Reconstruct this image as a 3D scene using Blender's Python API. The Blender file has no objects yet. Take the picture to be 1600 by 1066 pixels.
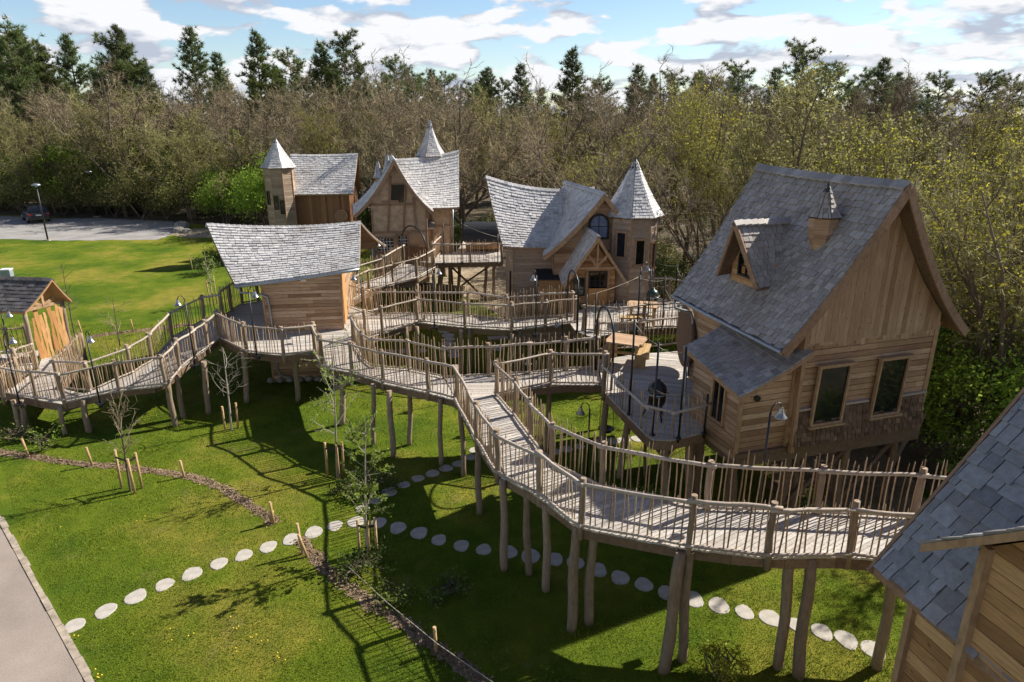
import bpy, math, random
import numpy as np
from mathutils import Vector, Matrix
from math import radians, sin, cos, pi, tan, hypot, atan2, sqrt

# ------------------------------------------------------------------ camera, sky, sun, exposure
S = bpy.context.scene
COL = S.collection
PITCH = radians(18.5); FOC = 1066.7; CAMH = 10.0
cam = bpy.data.cameras.new("Camera")
cam.sensor_width = 36; cam.lens = 36 * FOC / 1600; cam.clip_end = 3000; cam.clip_start = 0.1
camo = bpy.data.objects.new("Camera", cam); COL.objects.link(camo)
camo.location = (0, 0, CAMH); camo.rotation_euler = (pi / 2 - PITCH, 0, 0)
S.camera = camo

SUN_EL = radians(40); SUN_AZ = radians(63)          # azimuth from +Y towards +X
SDIR = Vector((cos(SUN_EL) * sin(SUN_AZ), cos(SUN_EL) * cos(SUN_AZ), sin(SUN_EL)))
sl = bpy.data.lights.new("sun", 'SUN'); sl.energy = 5.0; sl.angle = radians(0.53); sl.color = (1.0, 0.93, 0.82)
so = bpy.data.objects.new("sun", sl); COL.objects.link(so)
so.rotation_euler = SDIR.to_track_quat('Z', 'Y').to_euler()

W = bpy.data.worlds.new("World"); S.world = W; W.use_nodes = True
nt = W.node_tree; N = nt.nodes; L = nt.links; N.clear()
def nd(t, **k):
    n = N.new(t)
    for a, b in k.items(): setattr(n, a, b)
    return n
def mth(op, a, b=None, c=None):
    n = nd('ShaderNodeMath', operation=op)
    for i, v in enumerate((a, b, c)):
        if v is None: continue
        if isinstance(v, (int, float)): n.inputs[i].default_value = v
        else: L.new(v, n.inputs[i])
    return n.outputs[0]
sky = nd('ShaderNodeTexSky', sky_type='NISHITA', sun_disc=False, sun_elevation=SUN_EL, sun_rotation=SUN_AZ)
sky.air_density = 1.0; sky.dust_density = 0.15; sky.ozone_density = 2.5
tc = nd('ShaderNodeTexCoord'); sep = nd('ShaderNodeSeparateXYZ'); L.new(tc.outputs['Generated'], sep.inputs[0])
def cloud_field(dz):
    z = mth('ADD', sep.outputs[2], dz)
    cb = nd('ShaderNodeCombineXYZ')
    L.new(mth('MULTIPLY', sep.outputs[0], 4.2), cb.inputs[0])
    L.new(mth('MULTIPLY', sep.outputs[1], 4.2), cb.inputs[1])
    L.new(mth('MULTIPLY', mth('POWER', mth('MAXIMUM', z, 0.0), 0.8), 10.5), cb.inputs[2])
    n1 = nd('ShaderNodeTexNoise'); n1.inputs['Scale'].default_value = 2.3; n1.inputs['Detail'].default_value = 10
    n1.inputs['Roughness'].default_value = 0.5; n1.inputs['Distortion'].default_value = 0.12
    L.new(cb.outputs[0], n1.inputs['Vector'])
    return n1.outputs[0]
d0 = cloud_field(0.0); d1 = cloud_field(0.03)
mr = nd('ShaderNodeMapRange', interpolation_type='SMOOTHSTEP'); L.new(d0, mr.inputs[0])
mr.inputs[1].default_value = 0.43; mr.inputs[2].default_value = 0.5
shade = nd('ShaderNodeMapRange'); L.new(mth('SUBTRACT', d0, d1), shade.inputs[0])
shade.inputs[1].default_value = -0.075; shade.inputs[2].default_value = 0.04
cc = nd('ShaderNodeMix', data_type='RGBA')
L.new(shade.outputs[0], cc.inputs[0])
cc.inputs[6].default_value = (6.3, 7.0, 8.3, 1); cc.inputs[7].default_value = (11.6, 11.7, 12.0, 1)
mx = nd('ShaderNodeMix', data_type='RGBA'); hc = nd('ShaderNodeMapRange', interpolation_type='SMOOTHSTEP'); L.new(sep.outputs[2], hc.inputs[0]); hc.inputs[1].default_value = .16; hc.inputs[2].default_value = .42; hc.inputs[3].default_value = 1; hc.inputs[4].default_value = .12
L.new(mth('MULTIPLY', mr.outputs[0], hc.outputs[0]), mx.inputs[0])
tint = nd('ShaderNodeMix', data_type='RGBA', blend_type='MULTIPLY'); tint.inputs[0].default_value = 1
L.new(sky.outputs[0], tint.inputs[6]); hi = nd('ShaderNodeMapRange', interpolation_type='SMOOTHSTEP'); L.new(sep.outputs[2], hi.inputs[0]); hi.inputs[1].default_value = .16; hi.inputs[2].default_value = .5
gr = nd('ShaderNodeMix', data_type='RGBA'); L.new(hi.outputs[0], gr.inputs[0]); gr.inputs[6].default_value = (1.62, 1.66, 1.74, 1); gr.inputs[7].default_value = (.6, .7, .9, 1)
L.new(gr.outputs[2], tint.inputs[7])
L.new(tint.outputs[2], mx.inputs[6]); L.new(cc.outputs[2], mx.inputs[7])
bg = nd('ShaderNodeBackground'); bg.inputs[1].default_value = 0.05
L.new(mx.outputs[2], bg.inputs[0])
wo = nd('ShaderNodeOutputWorld'); L.new(bg.outputs[0], wo.inputs[0])
S.view_settings.view_transform = 'Standard'; S.view_settings.look = 'None'
S.view_settings.exposure = 0.74; S.view_settings.gamma = 1.0
S.view_settings.use_curve_mapping = False
S.cycles.max_bounces = 6; S.cycles.diffuse_bounces = 3; S.cycles.transparent_max_bounces = 8

# ------------------------------------------------------------------ surveying: where a seen point stands in the place
SP, CP = sin(PITCH), cos(PITCH)
def ray(x, y):
    u = (x - 800) / FOC; v = (y - 533) / FOC
    return Vector((u, CP - v * SP, -SP - v * CP))
def at(x, y, z=0.0):
    d = ray(x, y); return Vector((0, 0, CAMH)) + d * ((z - CAMH) / d.z)
def atY(x, y, Y):
    d = ray(x, y); return Vector((0, 0, CAMH)) + d * (Y / d.y)
def lerp(a, b, t): return a + (b - a) * t
R = random.Random(7)
def U(a, b): return R.uniform(a, b)

# ------------------------------------------------------------------ materials
MATS = {}
def material(name, build):
    m = bpy.data.materials.new(name); m.use_nodes = True
    t = m.node_tree; b = t.nodes['Principled BSDF']
    build(t, b); MATS[name] = m; return m
def add(t, typ, **k):
    n = t.nodes.new(typ)
    for a, b in k.items(): setattr(n, a, b)
    return n
def noise(t, scale, detail=4, rough=0.55, stretch=None, coord='Object'):
    tcn = add(t, 'ShaderNodeTexCoord'); src = tcn.outputs[coord]
    if stretch:
        mp = add(t, 'ShaderNodeMapping'); mp.inputs['Scale'].default_value = stretch
        t.links.new(src, mp.inputs[0]); src = mp.outputs[0]
    n = add(t, 'ShaderNodeTexNoise'); n.inputs['Scale'].default_value = scale
    n.inputs['Detail'].default_value = detail; n.inputs['Roughness'].default_value = rough
    t.links.new(src, n.inputs['Vector']); return n.outputs[0]
def ramp(t, fac, stops):
    r = add(t, 'ShaderNodeValToRGB'); e = r.color_ramp.elements
    while len(e) < len(stops): e.new(0.5)
    for el, (p, c) in zip(e, stops): el.position = p; el.color = (*c, 1)
    if fac is not None: t.links.new(fac, r.inputs[0])
    return r.outputs[0]
def mixc(t, fac, a, b, mode='MIX'):
    n = add(t, 'ShaderNodeMix', data_type='RGBA', blend_type=mode)
    for s, v in ((0, fac), (6, a), (7, b)):
        if isinstance(v, (int, float)): n.inputs[s].default_value = v
        elif isinstance(v, tuple): n.inputs[s].default_value = (*v, 1)
        else: t.links.new(v, n.inputs[s])
    return n.outputs[2]
def rng(t, fac, a, b, c=0.0, d=1.0):
    n = add(t, 'ShaderNodeMapRange'); t.links.new(fac, n.inputs[0])
    for i, v in enumerate((a, b, c, d)): n.inputs[i + 1].default_value = v
    return n.outputs[0]
def tone(t):
    a = add(t, 'ShaderNodeAttribute', attribute_name='tone'); return a.outputs['Fac']
def bump(t, b, h, s=0.3, d=0.02):
    n = add(t, 'ShaderNodeBump'); n.inputs['Strength'].default_value = s; n.inputs['Distance'].default_value = d
    t.links.new(h, n.inputs['Height']); t.links.new(n.outputs[0], b.inputs['Normal'])
def per_plant(t, c, lo=0.72, hi=1.3):
    r = add(t, 'ShaderNodeObjectInfo').outputs['Random']
    c = mixc(t, 1.0, c, ramp(t, r, [(0, (lo, lo * .96, lo * .9)), (.5, (1, 1, .95)), (1, (hi, hi * 1.02, hi * .88))]), 'MULTIPLY')
    return c
def wood(name, stops, stretch=(3, 3, 3), scale=3, rough=0.75, knots=0.0, weather=None, spec=0.3, plantlike=False):
    def f(t, b):
        c = ramp(t, tone(t), stops)
        if plantlike: c = per_plant(t, c)
        g = noise(t, scale, 6, 0.65, stretch)
        c = mixc(t, 1.0, c, ramp(t, g, [(0.25, (0.62, 0.6, 0.58)), (0.75, (1.25, 1.25, 1.25))]), 'MULTIPLY')
        if weather:
            w = noise(t, 0.55, 5, 0.6)
            c = mixc(t, rng(t, w, 0.42, 0.66), c, mixc(t, 1.0, c, weather, 'MULTIPLY'))
        if knots:
            tcn = add(t, 'ShaderNodeTexCoord'); v = add(t, 'ShaderNodeTexVoronoi'); v.inputs['Scale'].default_value = knots
            t.links.new(tcn.outputs['Object'], v.inputs['Vector'])
            c = mixc(t, rng(t, v.outputs['Distance'], 0.06, 0.15, 0.62, 0), c, (0.09, 0.045, 0.022))
        t.links.new(c, b.inputs['Base Color']); b.inputs['Roughness'].default_value = rough
        b.inputs['Specular IOR Level'].default_value = spec
        bump(t, b, g, 0.35, 0.01)
    return material(name, f)
def plain(name, col, rough=0.5, metal=0.0, spec=0.5, var=0.15, sc=8):
    def f(t, b):
        g = noise(t, sc, 4)
        t.links.new(mixc(t, 1.0, col, ramp(t, g, [(0.3, (1 - var,) * 3), (0.7, (1 + var,) * 3)]), 'MULTIPLY'), b.inputs['Base Color'])
        b.inputs['Roughness'].default_value = rough; b.inputs['Metallic'].default_value = metal
        b.inputs['Specular IOR Level'].default_value = spec
    return material(name, f)
def shingles(name, stops, rough=0.5, spec=0.5):
    def f(t, b):
        c = ramp(t, tone(t), stops)
        g = noise(t, 14, 6, 0.7)
        c = mixc(t, 1.0, c, ramp(t, g, [(0.25, (0.66, 0.65, 0.64)), (0.75, (1.22, 1.22, 1.22))]), 'MULTIPLY')
        w = noise(t, 0.6, 4)
        c = mixc(t, rng(t, w, 0.5, 0.75, 0, 0.45), c, (0.22, 0.16, 0.115))
        t.links.new(c, b.inputs['Base Color']); b.inputs['Roughness'].default_value = rough
        b.inputs['Specular IOR Level'].default_value = spec
        bump(t, b, g, 0.4, 0.01)
    return material(name, f)

shingles('silver_shingle', [(0, (0.4, 0.395, 0.4)), (0.5, (0.6, 0.59, 0.585)), (1, (0.74, 0.725, 0.71))], 0.36, 0.7)
shingles('grey_shingle', [(0, (0.27, 0.24, 0.218)), (0.5, (0.39, 0.355, 0.33)), (1, (0.52, 0.48, 0.45))], 0.5, 0.5)
shingles('slate_shingle', [(0, (0.2, 0.2, 0.208)), (0.5, (0.285, 0.285, 0.295)), (1, (0.4, 0.402, 0.42))], 0.45, 0.5)
shingles('dark_shingle', [(0, (0.06, 0.055, 0.055)), (0.5, (0.1, 0.095, 0.095)), (1, (0.17, 0.16, 0.16))], 0.55, 0.4)
shingles('brown_shingle', [(0, (0.075, 0.046, 0.027)), (0.5, (0.155, 0.098, 0.058)), (1, (0.28, 0.185, 0.115))], 0.75, 0.2)
HS = (1.2, 1.2, 14); VS = (14, 14, 1.2)
wood('larch_siding', [(0, (0.29, 0.17, 0.092)), (0.5, (0.48, 0.305, 0.18)), (1, (0.63, 0.44, 0.29))], HS, 3, 0.8, 4.5, (0.78, 0.77, 0.78))
wood('larch_board', [(0, (0.33, 0.205, 0.12)), (0.5, (0.48, 0.32, 0.2)), (1, (0.6, 0.43, 0.29))], VS, 3, 0.8, 5.0, (0.85, 0.8, 0.75))
wood('fresh_siding', [(0, (0.3, 0.16, 0.07)), (0.5, (0.5, 0.285, 0.13)), (1, (0.64, 0.41, 0.21))], HS, 3, 0.7, 4.5)
wood('grey_siding', [(0, (0.3, 0.215, 0.155)), (0.5, (0.4, 0.3, 0.22)), (1, (0.5, 0.39, 0.295))], HS, 3, 0.85, 4.0, (0.78, 0.82, 0.9))
wood('red_board', [(0, (0.15, 0.075, 0.04)), (0.5, (0.24, 0.12, 0.062)), (1, (0.33, 0.18, 0.1))], VS, 3, 0.8, 0)
wood('deck_wood', [(0, (0.4, 0.36, 0.315)), (0.5, (0.5, 0.46, 0.415)), (1, (0.6, 0.565, 0.52))], (4, 4, 4), 4, 0.8, 0, (0.85, 0.87, 0.9))
wood('beam_wood', [(0, (0.13, 0.085, 0.055)), (0.5, (0.2, 0.135, 0.088)), (1, (0.28, 0.2, 0.135))], (4, 4, 4), 3, 0.85)
wood('log_wood', [(0, (0.21, 0.155, 0.105)), (0.5, (0.3, 0.225, 0.16)), (1, (0.4, 0.31, 0.225))], (6, 6, 1.5), 3, 0.85)
wood('picket_wood', [(0, (0.24, 0.16, 0.09)), (0.5, (0.4, 0.285, 0.175)), (1, (0.56, 0.43, 0.29))], (5, 5, 1.5), 4, 0.8)
wood('rail_wood', [(0, (0.31, 0.26, 0.21)), (0.5, (0.43, 0.365, 0.3)), (1, (0.53, 0.46, 0.39))], (3, 3, 5), 5, 0.8)
wood('trim_wood', [(0, (0.33, 0.2, 0.11)), (0.5, (0.42, 0.27, 0.155)), (1, (0.5, 0.34, 0.2))], (4, 4, 2), 3, 0.75)
wood('orange_wood', [(0, (0.42, 0.2, 0.07)), (0.5, (0.56, 0.3, 0.115)), (1, (0.68, 0.42, 0.19))], VS, 3, 0.65)
wood('stake_wood', [(0, (0.34, 0.215, 0.1)), (0.5, (0.46, 0.31, 0.15)), (1, (0.55, 0.4, 0.22))], (5, 5, 2), 4, 0.8)
wood('plaster', [(0, (0.44, 0.315, 0.205)), (0.5, (0.5, 0.37, 0.25)), (1, (0.55, 0.415, 0.29))], (2, 2, 2), 2, 0.9)
wood('timber', [(0, (0.24, 0.145, 0.085)), (0.5, (0.32, 0.2, 0.125)), (1, (0.38, 0.25, 0.16))], (4, 4, 3), 3, 0.8)
wood('bark', [(0, (0.08, 0.062, 0.046)), (0.5, (0.135, 0.108, 0.08)), (1, (0.21, 0.17, 0.13))], (5, 5, 1), 2, 0.95)
wood('twig', [(0, (0.2, 0.16, 0.105)), (0.5, (0.32, 0.26, 0.175)), (1, (0.46, 0.385, 0.27))], (1, 1, 1), 2, 0.95, plantlike=True)
wood('olive_twig', [(0, (0.19, 0.17, 0.08)), (0.5, (0.3, 0.27, 0.13)), (1, (0.42, 0.39, 0.2))], (1, 1, 1), 2, 0.95, plantlike=True)
wood('pale_bark', [(0, (0.26, 0.22, 0.17)), (0.5, (0.38, 0.34, 0.28)), (1, (0.5, 0.46, 0.4))], (6, 6, 2), 3, 0.9)
plain('black_metal', (0.012, 0.012, 0.014), 0.42, 0.0, 0.5)
plain('black_ceramic', (0.012, 0.013, 0.013), 0.25, 0.0, 0.6)
plain('green_ceramic', (0.02, 0.05, 0.035), 0.3, 0.0, 0.6)
plain('zinc', (0.33, 0.36, 0.4), 0.4, 0.75, 0.5)
plain('lamp_metal', (0.36, 0.36, 0.36), 0.35, 0.8, 0.5)
plain('lead', (0.035, 0.037, 0.045), 0.5, 0.1, 0.4)
plain('felt_roof', (0.018, 0.02, 0.026), 0.6, 0.0, 0.4)
plain('glass_dark', (0.008, 0.01, 0.011), 0.06, 0.0, 0.7)
plain('glass_painted_sky', (0.1, 0.19, 0.34), 0.04, 0.0, 1.0)  # blue base colour stands in for sky reflected in the pane
plain('rope', (0.4, 0.36, 0.28), 0.9)
plain('yellow_rope', (0.5, 0.36, 0.04), 0.8)
plain('stone', (0.42, 0.39, 0.345), 0.9, 0, 0.2, 0.16, 5)
plain('kerb_stone', (0.34, 0.285, 0.225), 0.9, 0, 0.2, 0.4, 5)
plain('boulder', (0.27, 0.25, 0.22), 0.95, 0, 0.2, 0.3, 4)
plain('car_paint', (0.02, 0.023, 0.03), 0.25, 0.3, 0.6)
plain('car_glass', (0.01, 0.012, 0.015), 0.06, 0, 0.8)
plain('tyre', (0.012, 0.012, 0.012), 0.85)
plain('rim', (0.35, 0.35, 0.36), 0.35, 0.8)
plain('red_lens', (0.35, 0.01, 0.01), 0.25)
plain('white_paint', (0.7, 0.7, 0.7), 0.5)
plain('box_plastic', (0.25, 0.3, 0.33), 0.5)
plain('flower', (0.6, 0.45, 0.02), 0.6)
def leafmat(name, stops, trans=0.25):
    def f(t, b):
        c = ramp(t, tone(t), stops)
        if name != 'grass_blade': c = per_plant(t, c, .75, 1.28)
        t.links.new(c, b.inputs['Base Color']); b.inputs['Roughness'].default_value = 0.6
        b.inputs['Specular IOR Level'].default_value = 0.25
        tr = add(t, 'ShaderNodeBsdfTranslucent'); t.links.new(c, tr.inputs[0])
        ms = add(t, 'ShaderNodeMixShader'); ms.inputs[0].default_value = trans
        t.links.new(b.outputs[0], ms.inputs[1]); t.links.new(tr.outputs[0], ms.inputs[2])
        t.links.new(ms.outputs[0], t.nodes['Material Output'].inputs[0])
    return material(name, f)
leafmat('leaf_yellow', [(0, (0.22, 0.21, 0.035)), (0.5, (0.34, 0.33, 0.05)), (1, (0.48, 0.45, 0.08))], 0.5)
leafmat('leaf_green', [(0, (0.085, 0.13, 0.03)), (0.5, (0.15, 0.21, 0.045)), (1, (0.25, 0.3, 0.07))], 0.6)
leafmat('leaf_bright', [(0, (0.12, 0.2, 0.025)), (0.5, (0.21, 0.32, 0.04)), (1, (0.33, 0.42, 0.08))], 0.5)
leafmat('leaf_dark', [(0, (0.045, 0.07, 0.018)), (0.5, (0.085, 0.125, 0.032)), (1, (0.16, 0.2, 0.05))], 0.4)
leafmat('leaf_olive', [(0, (0.16, 0.16, 0.06)), (0.5, (0.26, 0.255, 0.095)), (1, (0.37, 0.36, 0.14))], 0.6)
leafmat('needle', [(0, (0.07, 0.1, 0.04)), (0.5, (0.13, 0.17, 0.065)), (1, (0.21, 0.25, 0.095))], 0.35)
leafmat('needle_light', [(0, (0.06, 0.085, 0.025)), (0.5, (0.11, 0.14, 0.04)), (1, (0.18, 0.21, 0.06))], 0.3)
leafmat('grass_blade', [(0, (0.065, 0.112, 0.009)), (0.5, (0.145, 0.2, 0.015)), (1, (0.31, 0.32, 0.045))], 0.3)

def f_lawn(t, b):
    a = noise(t, 0.22, 5, 0.6); bb = noise(t, 1.6, 6, 0.65); c2 = noise(t, 28, 4, 0.7)
    c = ramp(t, a, [(0.36, (0.066, 0.122, 0.009)), (0.5, (0.125, 0.175, 0.013)), (0.62, (0.225, 0.215, 0.034))])
    c = mixc(t, 1.0, c, ramp(t, bb, [(0.3, (0.68, 0.76, 0.7)), (0.7, (1.3, 1.2, 1.2))]), 'MULTIPLY')
    c = mixc(t, 1.0, c, ramp(t, c2, [(0.3, (0.6, 0.64, 0.6)), (0.7, (1.35, 1.3, 1.3))]), 'MULTIPLY')
    p = noise(t, 0.75, 6, 0.7)
    c = mixc(t, rng(t, p, 0.58, 0.72, 0, 0.65), c, (0.25, 0.2, 0.075))
    t.links.new(c, b.inputs['Base Color']); b.inputs['Roughness'].default_value = 0.9
    b.inputs['Specular IOR Level'].default_value = 0.1
    bump(t, b, c2, 1.0, 0.05)
material('lawn_grass', f_lawn)
def f_floor(t, b):
    a = noise(t, 0.5, 6, 0.65); c2 = noise(t, 9, 5, 0.7)
    c = ramp(t, a, [(0.36, (0.05, 0.06, 0.022)), (0.5, (0.1, 0.075, 0.045)), (0.65, (0.16, 0.115, 0.075))])
    c = mixc(t, 1.0, c, ramp(t, c2, [(0.3, (0.55, 0.55, 0.55)), (0.7, (1.4, 1.4, 1.4))]), 'MULTIPLY')
    t.links.new(c, b.inputs['Base Color']); b.inputs['Roughness'].default_value = 0.95
    bump(t, b, c2, 1.0, 0.06)
material('forest_soil', f_floor)
def soil(name, c0, c1, c2c, sc, bs=1.0):
    def f(t, b):
        a = noise(t, sc, 6, 0.75); g = noise(t, 0.7, 4, 0.5)
        c = ramp(t, a, [(0.3, c0), (0.5, c1), (0.7, c2c)])
        c = mixc(t, 1.0, c, ramp(t, g, [(0.3, (0.82,) * 3), (0.7, (1.15,) * 3)]), 'MULTIPLY')
        t.links.new(c, b.inputs['Base Color']); b.inputs['Roughness'].default_value = 0.93
        b.inputs['Specular IOR Level'].default_value = 0.2
        bump(t, b, a, bs, 0.03)
    return material(name, f)
soil('mulch', (0.11, 0.075, 0.048), (0.27, 0.19, 0.125), (0.45, 0.34, 0.235), 16)
soil('bare_earth', (0.16, 0.11, 0.075), (0.25, 0.18, 0.125), (0.36, 0.27, 0.19), 5)
soil('tan_ground', (0.24, 0.19, 0.125), (0.34, 0.275, 0.19), (0.44, 0.36, 0.26), 3)
soil('gravel', (0.2, 0.192, 0.185), (0.3, 0.29, 0.282), (0.4, 0.385, 0.375), 8, 0.5)
soil('asphalt', (0.235, 0.2, 0.172), (0.29, 0.245, 0.212), (0.35, 0.3, 0.26), 40, 0.25)

# ------------------------------------------------------------------ mesh builder and object tagging
class MB:
    def __init__(s): s.v = []; s.f = []; s.t = []; s.s = []; s.cur = 0.5
    def poly(s, pts, tn=None, sm=False):
        b = len(s.v); s.v.extend([(p[0], p[1], p[2]) for p in pts]); s.f.append(tuple(range(b, b + len(pts))))
        s.t.append(s.cur if tn is None else tn); s.s.append(sm)
    def faces(s, verts, fs, tn=None, sm=False):
        b = len(s.v); s.v.extend([(p[0], p[1], p[2]) for p in verts])
        for f in fs:
            s.f.append(tuple(b + i for i in f)); s.t.append(s.cur if tn is None else tn); s.s.append(sm)
    def hexa(s, bot, top, tn=None):
        s.faces(list(bot) + list(top), [(3, 2, 1, 0), (4, 5, 6, 7), (0, 1, 5, 4), (1, 2, 6, 5), (2, 3, 7, 6), (3, 0, 4, 7)], tn)
    def box(s, c, hx, hy, hz, tn=None):          # centre and three half-axis vectors
        c, hx, hy, hz = map(Vector, (c, hx, hy, hz))
        s.hexa([c - hx - hy - hz, c + hx - hy - hz, c + hx + hy - hz, c - hx + hy - hz],
               [c - hx - hy + hz, c + hx - hy + hz, c + hx + hy + hz, c - hx + hy + hz], tn)
    def beam(s, a, b, w, h, tn=None, up=(0, 0, 1)):
        a, b = Vector(a), Vector(b); d = b - a
        if d.length < 1e-5: return
        dn = d.normalized(); sd = dn.cross(Vector(up))
        if sd.length < 1e-3: sd = dn.cross(Vector((0, 1, 0)))
        sd.normalize(); u = sd.cross(dn)
        s.box((a + b) / 2, d / 2, sd * (w / 2), u * (h / 2), tn)
    def tube(s, pts, rad, n=6, tn=None, cap=True, sm=True):
        pts = [Vector(p) for p in pts]; k = len(pts)
        if not isinstance(rad, (list, tuple)): rad = [rad] * k
        base = len(s.v); d0 = (pts[1] - pts[0]).normalized()
        ref = Vector((1, 0, 0)) if abs(d0.x) < 0.8 else Vector((0, 1, 0))
        for i, p in enumerate(pts):
            d = (pts[min(i + 1, k - 1)] - pts[max(i - 1, 0)]).normalized()
            a = d.cross(ref); a.normalize(); b = d.cross(a)
            for j in range(n):
                th = 2 * pi * j / n; q = p + (a * cos(th) + b * sin(th)) * rad[i]
                s.v.append((q.x, q.y, q.z))
        tn = s.cur if tn is None else tn
        for i in range(k - 1):
            for j in range(n):
                j2 = (j + 1) % n
                s.f.append((base + i * n + j, base + i * n + j2, base + (i + 1) * n + j2, base + (i + 1) * n + j))
                s.t.append(tn); s.s.append(sm)
        if cap:
            s.f.append(tuple(base + j for j in range(n))[::-1]); s.t.append(tn); s.s.append(False)
            s.f.append(tuple(base + (k - 1) * n + j for j in range(n))); s.t.append(min(1, tn + 0.3)); s.s.append(False)
    def lathe(s, c, prof, n=16, tn=None, axis=None, sm=True):
        c = Vector(c); ax = Vector(axis).normalized() if axis else Vector((0, 0, 1))
        ref = Vector((1, 0, 0)) if abs(ax.x) < 0.8 else Vector((0, 1, 0))
        a = ax.cross(ref).normalized(); b = ax.cross(a); base = len(s.v)
        for r, z in prof:
            for j in range(n):
                th = 2 * pi * j / n; q = c + ax * z + (a * cos(th) + b * sin(th)) * r
                s.v.append((q.x, q.y, q.z))
        tn = s.cur if tn is None else tn
        for i in range(len(prof) - 1):
            for j in range(n):
                j2 = (j + 1) % n
                s.f.append((base + i * n + j, base + i * n + j2, base + (i + 1) * n + j2, base + (i + 1) * n + j)); s.t.append(tn); s.s.append(sm)
        for i, fl in ((0, 1), (len(prof) - 1, 0)):
            if prof[i][0] > 1e-4:
                s.f.append(tuple(base + i * n + j for j in range(n))); s.t.append(tn); s.s.append(False)
    def build(s, name, mat, parent=None, org=None):
        o3 = Vector(org) if org is not None else world_origin(parent)
        me = bpy.data.meshes.new(name)
        vv = [(x - o3.x, y - o3.y, z - o3.z) for x, y, z in s.v]
        me.from_pydata(vv, [], s.f); me.update()
        a = me.attributes.new('tone', 'FLOAT', 'FACE'); a.data.foreach_set('value', s.t)
        me.polygons.foreach_set('use_smooth', s.s)
        me.materials.append(MATS[mat])
        o = bpy.data.objects.new(name, me); COL.objects.link(o)
        if parent is not None: o.parent = parent
        elif org is not None: o.location = o3
        return o
def world_origin(p):
    v = Vector((0, 0, 0))
    while p is not None: v = v + p.location; p = p.parent
    return v
def tag(o, label, cat, group=None):
    o['label'] = label; o['category'] = cat
    if group: o['group'] = group
    return o
def thing(name, label, cat, loc=(0, 0, 0), group=None):
    o = bpy.data.objects.new(name, None); COL.objects.link(o); o.location = loc; o.empty_display_size = 0.3
    return tag(o, label, cat, group)
KIDS = {}
def copy_tree(o, parent=None):
    c = o.copy(); COL.objects.link(c)
    if parent is not None: c.parent = parent
    for ch in list(o.children): copy_tree(ch, c)
    return c
def struct(o): o['kind'] = 'structure'; return o

# ------------------------------------------------------------------ boards, shingles, frames
def clip(poly, ax, lo, hi):
    for sgn, lim in ((1, lo), (-1, hi)):
        out = []
        for i in range(len(poly)):
            p, q = poly[i], poly[(i + 1) % len(poly)]
            dp, dq = sgn * (p[ax] - lim), sgn * (q[ax] - lim)
            if dp >= 0: out.append(p)
            if (dp > 0 > dq) or (dp < 0 < dq):
                t = dp / (dp - dq); out.append((p[0] + (q[0] - p[0]) * t, p[1] + (q[1] - p[1]) * t))
        poly = out
        if len(poly) < 3: return []
    return poly
def boards(mb, fn, poly, ax=1, w=0.14, th=0.022, lap=0.3, gap=0.004, joint=2.6, jit=0.0):
    """clad a 2-D outline with boards; fn(a,b,d) places it, d = outwards"""
    mb.poly([fn(a, b, 0) for a, b in poly], 0.0)
    lo = min(p[ax] for p in poly); hi = max(p[ax] for p in poly); o = 1 - ax; x = lo
    while x < hi - 1e-4:
        x1 = min(x + w * U(1 - jit, 1 + jit), hi); st = clip(poly, ax, x + (gap if lap >= 1 else 0), x1)
        if st:
            a0 = min(p[o] for p in st); a1 = max(p[o] for p in st); cuts = [a0]
            while joint and cuts[-1] + joint * 0.5 < a1: cuts.append(cuts[-1] + U(0.5, 1.2) * joint)
            if cuts[-1] < a1: cuts.append(a1) if len(cuts) == 1 or a1 - cuts[-1] > 0.1 else cuts.__setitem__(-1, a1)
            for c0, c1 in zip(cuts, cuts[1:]):
                pc = clip(st, o, c0 + (0.003 if c0 > a0 else 0), c1)
                if not pc: continue
                tn = min(1, max(0, R.gauss(0.5, 0.28))); tt = th * U(0.85, 1.15)
                D = lambda p: tt if lap >= 1 else lerp(tt, tt * lap, (p[ax] - x) / max(1e-6, x1 - x))
                mb.poly([fn(p[0], p[1], D(p)) for p in pc], tn)
                for i in range(len(pc)):
                    p, q = pc[i], pc[(i + 1) % len(pc)]
                    if lap >= 1 or (abs(p[ax] - x) < 1e-5 and abs(q[ax] - x) < 1e-5):
                        mb.poly([fn(p[0], p[1], D(p)), fn(q[0], q[1], D(q)), fn(q[0], q[1], 0), fn(p[0], p[1], 0)], tn)
        x = x1
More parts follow.
